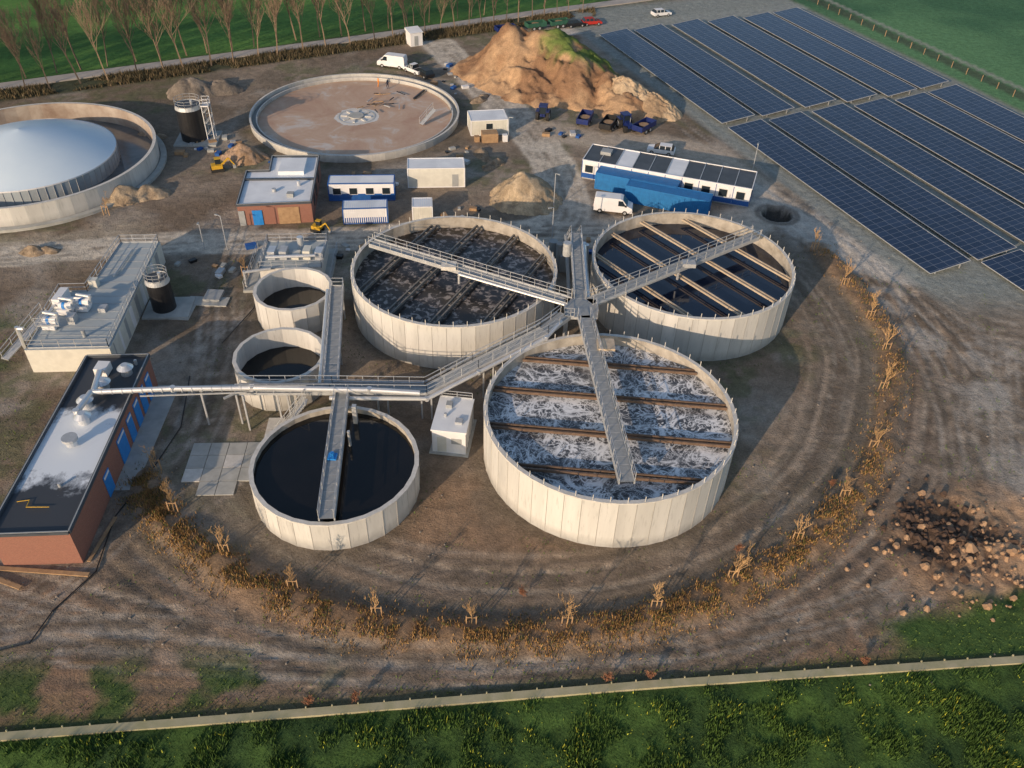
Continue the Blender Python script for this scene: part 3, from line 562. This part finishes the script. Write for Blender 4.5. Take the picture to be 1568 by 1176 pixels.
# ---------------------------------------------------------------- vehicles
def wheels(b,xsw,W,r,wd=.25):
    for xx in xsw:
        for s_ in (-1,1):
            b.cyl((xx,s_*(W/2-wd/2-.02),r),(xx,s_*(W/2+.02),r),r,rubber,16); b.cyl((xx,s_*(W/2+.02),r),(xx,s_*(W/2+.035),r),r*.55,steel,10)
def sideprof(b,prof,W,m,taper=.0,ztap=1.0):
    n=len(prof); f=lambda z:W/2-(taper*max(0,z-ztap)); v=[(x_,-f(z),z) for x_,z in prof]+[(x_,f(z),z) for x_,z in prof]
    b.add(v,[list(range(n)),list(range(n,2*n))[::-1]]+[[(i+1)%n,i,n+i,n+(i+1)%n] for i in range(n)],m)
def van(name,loc,ang,m=white):
    b=B(); W=2.0; P=[(-2.7,.4),(-2.75,1.2),(-2.65,2.3),(-2.5,2.42),(1.0,2.42),(1.35,2.3),(2.05,1.45),(2.75,1.15),(2.85,.8),(2.8,.4)]
    sideprof(b,P,W,m,.08); wheels(b,(-1.75,1.8),W,.36)
    for s_ in (-1,1):
        yy=s_*(W/2-.02); v=[(.75,yy,1.4),(1.85,yy,1.4),(1.35,yy*.94,2.15),(.75,yy*.94,2.15)]; v=[(a,c*1.015,d) for a,c,d in v]; b.add(v,[[0,1,2,3] if s_<0 else [3,2,1,0]],glass)
        b.box(1.7,1.95,s_*1.02-.08,s_*1.02+.08,1.35,1.6,rubber)
    b.add([(2.06,-.85,1.47),(2.06,.85,1.47),(1.42,.8,2.26),(1.42,-.8,2.26)],[[0,1,2,3]],glass); b.box(2.8,2.88,-.8,.8,.45,.65,rubber); b.box(2.78,2.84,-.95,-.6,.75,.95,glass); b.box(2.78,2.84,.6,.95,.75,.95,glass); b.box(-2.77,-2.7,-.9,-.75,.9,1.3,red); b.box(-2.77,-2.7,.75,.9,.9,1.3,red)
    return b.build(name,(*loc,.03),ang)
def car(name,loc,ang,m,pick=False):
    b=B(); W=1.85
    sideprof(b,[(-2.2,.35),(-2.25,.85),(-2.1,.98),(1.1,.98),(2.1,.8),(2.25,.6),(2.2,.35)],W,m); 
    cabn=[(-2.05,.98),(-1.7,1.5),(.3,1.52),(1.15,.98)] if not pick else [(-.6,.98),(-.5,1.65),(.5,1.65),(1.15,.98)]
    sideprof(b,cabn,W-.12,glass,.3,.98); x0,x1=cabn[1][0],cabn[2][0]; b.box(x0+.02,x1-.02,-.66,.66,cabn[1][1],cabn[1][1]+.04,m)
    for s_ in (-1,1):
        for xx in (x0+.1,(x0+x1)/2,x1-.05): b.beam((xx,s_*.87,.98),(xx,s_*.72,1.52),.09,.04,m)
    if pick: b.box(-2.1,-.75,-.8,.8,.985,1.0,rubber)
    wheels(b,(-1.35,1.4),W,.33); b.box(2.2,2.27,-.7,.7,.4,.55,rubber); return b.build(name,(*loc,.03),ang)
def tractor(name,loc,ang,m):
    b=B(); sideprof(b,[(.2,.9),(.2,1.55),(1.7,1.4),(1.9,1.2),(1.9,.8)],.8,m,0); b.box(-1.1,.3,-.45,.45,.7,1.2,m); b.box(-1.1,.25,-.62,.62,1.2,2.45,glass)
    for xx in (-1.1,.25):
        for s_ in (-.62,.62): b.beam((xx,s_,1.2),(xx,s_,2.5),.1,.1,m)
    b.box(-1.25,.4,-.72,.72,2.45,2.6,m); b.cyl((.9,.3,1.5),(.9,.3,2.3),.05,steel,8)
    for s_ in (-1,1):
        b.cyl((-.75,s_*.65,.85),(-.75,s_*1.15,.85),.85,rubber,20); b.cyl((-.75,s_*1.15,.85),(-.75,s_*1.17,.85),.45,steel,12); b.cyl((1.45,s_*.6,.55),(1.45,s_*1.0,.55),.55,rubber,18); b.box(-1.5,0,s_*.9-.25,s_*.9+.25,1.72,1.8,m)
    return b.build(name,(*loc,0),ang)
van("white_van",(-25.2,164.8),2.9); car("pickup_truck",(-20.8,162.2),2.4,white,True); car("black_car",(-18.6,160.6),2.2,blackm)
van("white_van",(13.6,110.2),-.15); car("white_suv",(22.8,130.2),2.9,white); car("red_car",(14.7,194.9),.3,red); car("black_car",(11,193.2),.4,blackm); car("white_car",(31,203),.4,white)
tractor("blue_tractor",(3.8,142.6),1.4,dblue); tractor("blue_tractor",(17.8,139.4),-1.2,dblue)
def trailer(name,loc,ang,m):
    b=B(); v0=[(-2.2,-1.0),(2.2,-1.0),(2.2,1.0),(-2.2,1.0)]
    b.box(-2.2,2.2,-1,1,.7,.82,m)
    for a_,c_ in zip(v0,v0[1:]+v0[:1]): b.beam((*a_,1.2),(*c_,1.2),.08,.8,m)
    b.disk((0,0),.9,1.25,wood,12); wheels(b,(-.8,.5),2.1,.45); b.beam((2.2,0,.7),(3.4,0,.5),.15,.15,steel); return b.build(name,(*loc,0),ang)
trailer("tipping_trailer",(10.9,141.0),1.3,dblue); trailer("tipping_trailer",(14.8,139.2),1.2,blackm); trailer("tipping_trailer",(20.8,138.6),.9,dblue); trailer("flatbed_trailer",(2.4,190.4),.45,green_c); trailer("flatbed_trailer",(-4,187),.45,dblue); trailer("flatbed_trailer",(7.5,192.5),.45,green_c)
for loc,ang,s_ in (((-45.8,118.6),.4,.8),((-27.3,101.8),-.3,.65)):
    b=B(); b.box(-1.2,1.2,-.9,-.5,0,.6,rubber); b.box(-1.2,1.2,.5,.9,0,.6,rubber); b.box(-1,1,-.75,.75,.6,1.3,yellow); b.box(-.2,.8,-.1,.7,1.3,2.3,glass); b.box(-.25,.85,-.15,.75,2.3,2.4,yellow)
    b.beam((.9,-.3,1.2),(2.3,-.3,2.4),.2,.28,yellow); b.beam((2.3,-.3,2.4),(3.2,-.3,.9),.16,.22,yellow); b.box(2.9,3.4,-.6,0,.3,.9,greym); o=b.build("mini_excavator",(*loc,0),ang); o.scale=(s_,)*3
def person(loc,ang,top):
    P=[((0,0,.95),.15),((0,0,1.2),.15),((0,0,1.42),.17),((0,0,1.55),.06),((.02,0,1.68),.105),((0,.12,.9),.10),((.12,.13,.5),.07),((-.02,.13,.08),.05),((.12,.13,.04),.045),((0,-.12,.9),.10),((-.08,-.13,.5),.07),((-.2,-.13,.1),.05),((-.07,-.13,.04),.045),((0,.2,1.4),.07),((.05,.27,1.12),.05),((.22,.24,.92),.035),((0,-.2,1.4),.07),((-.02,-.28,1.12),.05),((.1,-.28,.88),.035)]
    E=[(0,1),(1,2),(2,3),(3,4),(0,5),(5,6),(6,7),(7,8),(0,9),(9,10),(10,11),(11,12),(2,13),(13,14),(14,15),(2,16),(16,17),(17,18)]
    me=bpy.data.meshes.new("body"); me.from_pydata([p for p,_ in P],E,[]); o=bpy.data.objects.new("person",me); COL.objects.link(o)
    o.modifiers.new("s",'SKIN')
    for i,(_,r) in enumerate(P): me.skin_vertices[0].data[i].radius=(r,r)
    me.skin_vertices[0].data[0].use_root=True
    o.modifiers.new("u",'SUBSURF').levels=1; me.materials.append(top); o.location=(*loc,.18); o.rotation_euler[2]=ang
person((-26.4,154.0),.5,orange); person((-24.6,153.2),2.6,navy)
# ---------------------------------------------------------------- solar field
starts=[(16,187),(23.8,190.9),(32.5,195.5),(41,198.8),(49.6,202.3),(57.3,206.9)]
def table(p,L,w=6.5):
    b=B(); z0,z1=.45,1.15; n=int(L/8); 
    b.add([(0,0,z0),(L,0,z0),(L,w,z1),(0,w,z1)],[[0,1,2,3]],sol); b.add([(0,0,z0-.08),(L,0,z0-.08),(L,w,z1-.08),(0,w,z1-.08)],[[3,2,1,0]],greym)
    b.beam((0,0,z0-.03),(L,0,z0-.03),.06,.1,steel); b.beam((0,w,z1-.03),(L,w,z1-.03),.1,.12,steel); b.beam((0,0,z0-.03),(0,w,z1-.03),.06,.1,steel); b.beam((L,0,z0-.03),(L,w,z1-.03),.06,.1,steel)
    for i in range(n+1):
        xx=.3+i*(L-.6)/n; b.beam((xx,1.2,-.2),(xx,1.2,z0+.0),.1,.1,steel); b.beam((xx,w-1.2,-.2),(xx,w-1.2,z1-.25),.1,.1,steel); b.beam((xx,.1,z0-.12),(xx,w-.1,z1-.12),.08,.1,steel)
    b.build("solar_panel_array",(p[0],p[1],0),math.atan2(dS[1],dS[0]))
for i,st in enumerate(starts):
    st=np.array(st)
    for k,(s0,L_) in enumerate([(0,48.6),(50.5,48.6),(99.7,24)]):
        if i==0 and k>1: continue
        table(st+dS*s0,L_)
b=B()
for s_ in np.arange(-10,140,4):
    p=np.array([16,187])+nS*61+dS*s_; b.beam((*p,0),(*p,1.3),.1,.1,wood)
b.build("field_fence")
# ---------------------------------------------------------------- piles
def pile(name,c,rx,ry,H,rot,c1,c2,seed,green=None,peaks=None,rug=.3):
    n=130 if rx>8 else 60; u=np.linspace(-1.25,1.25,n); U,V=np.meshgrid(u,u); U=U.ravel();V=V.ravel()
    wx=U*rx;wy=V*ry; nn=fbm(wx,wy,rx*.5,seed,5); n5=fbm(wx,wy,max(1.2,rx*.16),seed+50,4); U2=U+(nn-.5)*.5; V2=V+(n5-.5)*.3
    z=np.zeros_like(U)
    for (pu,pv,pr,ph) in (peaks or [(0,0,1,1)]):
        rr_=np.hypot(U2-pu,V2-pv)/pr; z=np.maximum(z,ph*np.clip(1-rr_**1.35,0,1))
    rid=np.abs(n5-.5)*2
    z=z*H*(.75+.5*nn)-(z>0)*rid*H*rug*np.clip(z*3,0,1); z=np.where(z<.02,-.4,z)
    ca,sa=math.cos(rot),math.sin(rot); v=np.c_[wx*ca-wy*sa,wx*sa+wy*ca,z]; id_=np.arange(n*n).reshape(n,n)
    q=np.stack([id_[:-1,:-1],id_[:-1,1:],id_[1:,1:],id_[1:,:-1]],-1).reshape(-1,4)
    keep=(z[q]>-.3).any(1); q=q[keep]
    cc=np.array(c1)+(np.array(c2)-np.array(c1))*ss(.38,.6,fbm(wx,wy,rx*.25,seed+9,4))[:,None]
    if green:
        gu,gv,gr=green; g_=(ss(gr,gr*.6,np.hypot(U-gu,V-gv)+(n5-.5)*.5)*ss(.30,.42,n5))[:,None]*.9; cc=cc*(1-g_)+np.array([.10,.17,.04])*g_
    o=npmesh(name,v,q,[gm_],cc,True); o.location=(*c,-.03)
pile("dirt_pile",(6.5,158),19,14,8.4,-.5,(.25,.15,.09),(.42,.28,.17),5,(.12,.30,.5),[(-.42,.1,.7,.95),(-.05,.25,.75,1),(.2,.0,.65,.8),(.5,-.05,.5,.62),(.78,-.25,.4,.42),(-.15,-.35,.5,.5)],.24)
pile("dirt_pile",(20,150),9,6.5,5.0,-.5,(.32,.23,.15),(.52,.40,.27),15,None,[(-.2,0,.85,1),(.4,-.1,.7,.7)],.25)
pile("sand_pile",(1,113.3),5.6,5.6,4.0,.2,(.36,.28,.19),(.48,.38,.26),25,None,None,.12)
pile("sand_pile",(-55,109.5),5.4,3.8,2.2,.3,(.27,.21,.15),(.36,.29,.21),35,None,[(-.3,0,.7,1),(.35,.1,.6,.7)],.15)
pile("dirt_pile",(-56.5,149),7,5,3,.3,(.18,.155,.13),(.27,.23,.19),45,None,[(-.3,0,.7,1),(.4,.1,.6,.7)],.2)
pile("dirt_pile",(-43,123.3),3.6,3,2.4,0,(.28,.19,.12),(.38,.27,.19),55,None,None,.2)
for i,(cx_,cy_) in enumerate([(-62,94),(-7.5,150),(-32,120.6),(-14,124),(-4,124),(-6,127),(-60,130)]):
    pile("dirt_pile",(cx_,cy_),2.8,1.8,.9,i,(.22,.17,.12),(.32,.25,.18),85+i,None,[(-.2,0,.7,1),(.5,.2,.5,.7)],.2)
# ---------------------------------------------------------------- vegetation
bark=M("bark",(.24,.175,.125),(.14,.105,.075),2,.9); twig=M("sapling_twigs",(.52,.34,.17),(.36,.23,.11),3,.8)
def treemesh(name,seed,H,prim,sec,ter,rb,mat,spread=.5,up=.75,rmin=.02):
    R=random.Random(seed); V=[];F=[]
    def seg(a,b_,r0,r1):
        d=b_-a;L=np.linalg.norm(d)
        if L<1e-5:return
        d/=L; x_=np.cross(d,[.3,.9,.2]);x_/=np.linalg.norm(x_);y_=np.cross(d,x_);o=len(V)
        for p,r in ((a,r0),(b_,r1)):
            for k in range(3):
                t_=k*2.094; V.append(p+(x_*math.cos(t_)+y_*math.sin(t_))*r)
        for k in range(3): F.append((o+k,o+(k+1)%3,o+3+(k+1)%3,o+3+k))
    def br(a,d,L,r,lev):
        n=4 if lev==0 else 2; p=a.copy(); pts=[p]
        for i in range(n):
            d=d+np.array([R.gauss(0,.07 if lev==0 else .16),R.gauss(0,.07 if lev==0 else .16),.05*lev]); d/=np.linalg.norm(d); q=p+d*L/n
            seg(p,q,max(rmin,r*(1-.75*i/n)),max(rmin*.8,r*(1-.75*(i+1)/n))); p=q; pts.append(p)
        if lev>=3: return
        cnt=(prim,sec,ter)[lev]
        for i in range(cnt):
            q=R.uniform(.28,1) if lev==0 else R.uniform(.2,1); k=min(n-1,int(q*n)); base=pts[k]+(pts[k+1]-pts[k])*(q*n-k)
            az=R.uniform(0,6.28); dd_=np.array([math.cos(az)*spread,math.sin(az)*spread,up])+d*.4; dd_/=np.linalg.norm(dd_)
            br(base,dd_,L*(.42*(1.25-q*.6) if lev==0 else .5)*R.uniform(.7,1.2),max(rmin,r*(1-.7*q)*.5),lev+1)
    br(np.zeros(3),np.array([0,0,1.]),H,rb,0)
    me=bpy.data.meshes.new(name); me.from_pydata([tuple(v) for v in V],[],F); me.materials.append(mat); return me
tms=[treemesh("bare_tree",s_,12.0,18,5,4,.16,bark,.6,.85,.023) for s_ in (1,2,3,4,5)]
R=random.Random(11)
def puttree(x_,y_,s_):
    o=bpy.data.objects.new("bare_tree",R.choice(tms)); o.location=(x_,y_,0); o.rotation_euler[2]=R.uniform(0,6.28); o.scale=(s_*R.uniform(.85,1.15),s_*R.uniform(.85,1.15),s_); COL.objects.link(o)
xx=-128
while xx<-24:
    puttree(xx,road_y(xx)-4.8+R.uniform(-.6,.6),R.uniform(.85,1.1)); puttree(xx+1.5,road_y(xx+1.5)+3.6+R.uniform(-.6,.6),R.uniform(.9,1.1)); 
    xx+=R.uniform(3.4,4.6)
xx=-24
while xx<16:
    puttree(xx,road_y(xx)-4.4,R.uniform(.65,.9)); 
    if R.random()<.7: puttree(xx,road_y(xx)+4,R.uniform(.7,.95))
    xx+=R.uniform(2.4,3.6)
sms=[treemesh("staked_sapling",s_,3.0,10,4,3,.06,twig,.6,.8,.014) for s_ in (21,22,23,24)]
def sapling(x_,y_,s_=1):
    e=bpy.data.objects.new("staked_sapling",None); e.location=(x_,y_,.2); COL.objects.link(e)
    o=bpy.data.objects.new("crown",R.choice(sms)); o.rotation_euler=(R.uniform(-.06,.06),R.uniform(-.06,.06),R.uniform(0,6.28)); o.scale=(s_,)*3; o.parent=e; COL.objects.link(o)
    b=B(); b.beam((-.4,0,-.4),(-.4,0,1.3),.09,.09,wood); b.beam((.4,0,-.4),(.4,0,1.3),.09,.09,wood); b.beam((-.4,0,1.1),(.4,0,1.1),.05,.08,wood); s=b.build("stakes"); s.parent=e
for p in SAP: sapling(*p,R.uniform(.85,1.1))
for p in ((-33.5,56),(-57,104),(-34,90)): sapling(*p,.8)
shm=treemesh("dry_shrub",51,1.0,26,5,3,.03,M("dry_shrub_twigs",(.42,.20,.11),(.28,.13,.07)),1.0,.5,.014)
for x_,y_ in ((-14.3,32.6),(-10.8,33.0),(8,35.4),(11.5,35.9),(28.5,37.8),(20.4,48.4),(1.6,43.0),(31,57)):
    o=bpy.data.objects.new("dry_shrub",shm); o.location=(x_,y_,0); o.rotation_euler[2]=R.uniform(0,6); o.scale=(1.1,1.1,.8); COL.objects.link(o)
gbm,t,b=nt("grass_blades"); at=t.nodes.new("ShaderNodeAttribute"); at.attribute_name="tint"; t.links.new(at.outputs["Color"],b.inputs["Base Color"]); b.inputs["Roughness"].default_value=.7; b.inputs["Specular IOR Level"].default_value=.2
def gz(px,py):
    i=np.clip(np.searchsorted(xs,px)-1,0,nx-2); j=np.clip(np.searchsorted(ys,py)-1,0,ny-2); H=h.reshape(ny,nx)
    u=(px-xs[i])/(xs[i+1]-xs[i]);v=(py-ys[j])/(ys[j+1]-ys[j])
    return (H[j,i]*(1-u)+H[j,i+1]*u)*(1-v)+(H[j+1,i]*(1-u)+H[j+1,i+1]*u)*v
def blades(name,px,py,hh_,ww,cols,lean=.5):
    n=len(px); a=np.random.rand(n)*6.283; z=gz(px,py)-.03; l=(np.random.rand(n)-.3)*lean*hh_; a2=np.random.rand(n)*6.283
    v=np.zeros((n,3,3)); v[:,0]=np.c_[px-np.cos(a)*ww,py-np.sin(a)*ww,z]; v[:,1]=np.c_[px+np.cos(a)*ww,py+np.sin(a)*ww,z]; v[:,2]=np.c_[px+np.cos(a2)*l,py+np.sin(a2)*l,z+hh_]
    return npmesh(name,v.reshape(-1,3),np.arange(3*n).reshape(n,3),[gbm],np.repeat(cols,3,0),False,True)
n=140000; px=np.random.uniform(-48,52,n); fy=fence_y(px); py=fy-.4-np.random.rand(n)**.8*13
cl=fbm(px,py,1.5,200,3); keep=np.random.rand(n)<.25+1.0*ss(.4,.65,cl); px,py,cl=px[keep],py[keep],cl[keep]; n=len(px)
cc=np.array([.035,.072,.022])+(np.array([.11,.20,.04])-np.array([.035,.072,.022]))*(ss(.35,.7,cl)*np.random.rand(n))[:,None]
yl=(np.random.rand(n)<.09*ss(.5,.62,fbm(px,py,2.2,210)))[:,None]; cc=np.where(yl,np.array([.42,.46,.06]),cc)
blades("foreground_grass",px,py,.12+.5*ss(.35,.7,cl)*np.random.uniform(.5,1.2,n),.035+np.random.rand(n)*.03,cc,.9)
n=60000; k=np.random.rand(n)*(len(sap)-1); pp=off(sap,1.035); i=k.astype(int); fr=(k-i)[:,None]; p=pp[i]*(1-fr)+pp[np.minimum(i+1,len(pp)-1)]*fr; p=p+np.random.normal(0,1.05,(n,2))
cl=fbm(p[:,0],p[:,1],1.1,230,3); keep=np.random.rand(n)<ss(.36,.62,cl)*(1-.8*ss(28,40,p[:,0])); p=p[keep]; n=len(p)
cc=np.array([.20,.12,.055])+(np.array([.52,.32,.13])-np.array([.20,.12,.055]))*np.random.rand(n)[:,None]; gr=(np.random.rand(n)<.2)[:,None]; cc=np.where(gr,np.array([.12,.14,.045]),cc)
blades("dry_berm_plants",p[:,0],p[:,1],np.random.uniform(.12,.45,n),.03+np.random.rand(n)*.03,cc,.8)
n=80000; px=np.random.uniform(-60,60,n); py=np.random.uniform(30,100,n); 
den=ss(.55,.70,fbm(px,py,3.2,240,3))*.3; den+=ss(3,0,py-fence_y(px)-.5)*.9; den+=(px<-18)*ss(38,34,py)*ss(.38,.52,fbm(px,py,4,97))*1.0; den+=ss(-52,-57,px)*ss(84,76,py)*.8; den+=ss(7.5,5,np.hypot((px-43)*.55,py-41.7))*(py<44)*.9
clear=np.ones(n,bool)
for cx_,cy_,r_ in TANKS: clear&=np.hypot(px-cx_,py-cy_)>r_
for x0,x1,y0,y1 in ((-45,-34,43,69),(-54,-41,69,94),(-34,-22,86,100),(-31,-23,52,64),(-8,-3,59,66),(-60,10,94,104)): clear&=~((px>x0)&(px<x1)&(py>y0)&(py<y1))
keep=clear&(np.random.rand(n)<den)&(py>fence_y(px)+.5); px,py=px[keep],py[keep]; n=len(px)
cc=np.array([.06,.10,.028])+(np.array([.14,.21,.05])-np.array([.06,.10,.028]))*np.random.rand(n)[:,None]
blades("weeds",px,py,np.random.uniform(.08,.3,n),.04+np.random.rand(n)*.04,cc,1.0)
n=26000; px=np.random.uniform(-128,16,n); py=road_y(px)-np.random.uniform(2.6,8.5,n); cc=np.array([.05,.055,.03])+(np.array([.20,.15,.09])-np.array([.05,.055,.03]))*np.random.rand(n)[:,None]
blades("roadside_scrub",px,py,np.random.uniform(.3,1.2,n)*ss(.3,.6,fbm(px,py,5,411)),.06+np.random.rand(n)*.06,cc,.7)
b=B(); R2=random.Random(5)
for i in range(300):
    x_=R2.uniform(-46,52);y_=R2.uniform(36,112)
    if any(math.hypot(x_-a,y_-c)<r+.4 for a,c,r in TANKS): continue
    s_=R2.uniform(.05,.16); z_=float(gz(np.array([x_]),np.array([y_]))[0]); b.cyl((x_,y_,z_-.05),(x_+R2.uniform(-.05,.05),y_,z_+s_*.8),s_,stonem,6,s_*.5)
b.build("scattered_stones")
b=B()
for i in range(520):
    a=R2.random()<.5; x_,y_=(40.1+R2.gauss(0,2.4),52+R2.gauss(0,1.9)) if a else (44.5+R2.gauss(0,5),48.5+R2.gauss(0,3.6))
    if y_<float(fence_y(x_))+3: continue
    s_=abs(R2.gauss(0,.16))+.08; z_=float(gz(np.array([x_]),np.array([y_]))[0]); d_=(R2.uniform(-.6,.6)*s_,R2.uniform(-.6,.6)*s_)
    b.cyl((x_,y_,z_-.1),(x_+d_[0],y_+d_[1],z_+s_),s_*R2.uniform(.8,1.4),clod if a else clod2,6,s_*R2.uniform(.3,.7))
b.build("turned_earth_clods")
b=B(); b.path([(-34.8,70,.08),(-33.2,62,.08),(-34,56,.08),(-35.3,50,.08),(-34.6,44,.08),(-36.5,40,.08),(-37,37,.08),(-41,35.5,.08)],.06,blackm,6); b.path([(-33,76,.08),(-31.2,83,.08),(-31.6,90,.08)],.06,blackm,6); b.build("hose")
for (px,py,H) in ((5.1,110.3,5.5),(36.8,125.3,4.5),(-38,96,5),(-2,133,4),(-41,96,4),(4.6,98.5,6.5)):
    b=B(); b.cyl((0,0,-.1),(0,0,H),.06,steel,8); b.beam((0,0,H),(.5,0,H+.08),.1,.06,steel); b.box(.35,.8,-.12,.12,H+.04,H+.14,greym); b.build("street_lamp",(px,py,0),R.uniform(0,6))
b=B()
for i in range(110):
    cx_,cy_=R2.choice([(-14,160),(-12,153),(-22,96),(-8,108),(-50,126),(-35,121),(-10,128),(3,98),(-22,116),(12,98),(-10,122),(-46,128),(-12,166),(6,134),(-38,92)]); x_=cx_+R2.gauss(0,2.2);y_=cy_+R2.gauss(0,2.0)
    if math.hypot(x_+28.3,y_-140.4)<18.5 or math.hypot(x_+7.2,y_-84.8)<13 or math.hypot(x_-21.1,y_-87.9)<13 or (-17<x_<-7.5 and 114.5<y_<120): continue
    a=R2.uniform(0,3.14); s_=R2.uniform(.25,.9); b.beam((x_,y_,s_*.3),(x_+math.cos(a)*s_*1.6,y_+math.sin(a)*s_*1.6,s_*.3),s_,s_*.6,R2.choice([white,wood,steel,blackm,blue,conc_flat,wood]))
b.build("building_materials")
# ---------------------------------------------------------------- light, sky, camera
from mathutils import Vector, Matrix
el=math.radians(16)
sd_=np.array([-.55,-.83]);sd_/=np.linalg.norm(sd_)
v=Vector((sd_[0]*math.cos(el),sd_[1]*math.cos(el),math.sin(el)))
L=bpy.data.lights.new("sun",'SUN'); L.energy=4.0; L.angle=math.radians(.5); L.color=(1,.74,.50); o=bpy.data.objects.new("sun",L); o.rotation_euler=v.to_track_quat('Z','Y').to_euler(); COL.objects.link(o)
w=bpy.data.worlds.new("World"); S.world=w; w.use_nodes=True; t=w.node_tree
sk=t.nodes.new("ShaderNodeTexSky"); sk.sky_type='NISHITA'; sk.sun_disc=False; sk.sun_elevation=el; sk.sun_rotation=math.atan2(v.x,v.y)
t.links.new(sk.outputs[0],t.nodes["Background"].inputs[0]); t.nodes["Background"].inputs[1].default_value=.15
c=bpy.data.cameras.new("camera"); c.sensor_width=36; c.lens=1300/1568*36; c.clip_end=6000; c.clip_start=.5
o=bpy.data.objects.new("camera",c); COL.objects.link(o); o.matrix_world=Matrix.Translation((0,0,59.28))@Matrix.Rotation(math.radians(50),4,'X')@Matrix.Rotation(math.radians(2),4,'Z'); S.camera=o
S.view_settings.view_transform='Standard'; S.view_settings.look='None'; S.view_settings.exposure=0
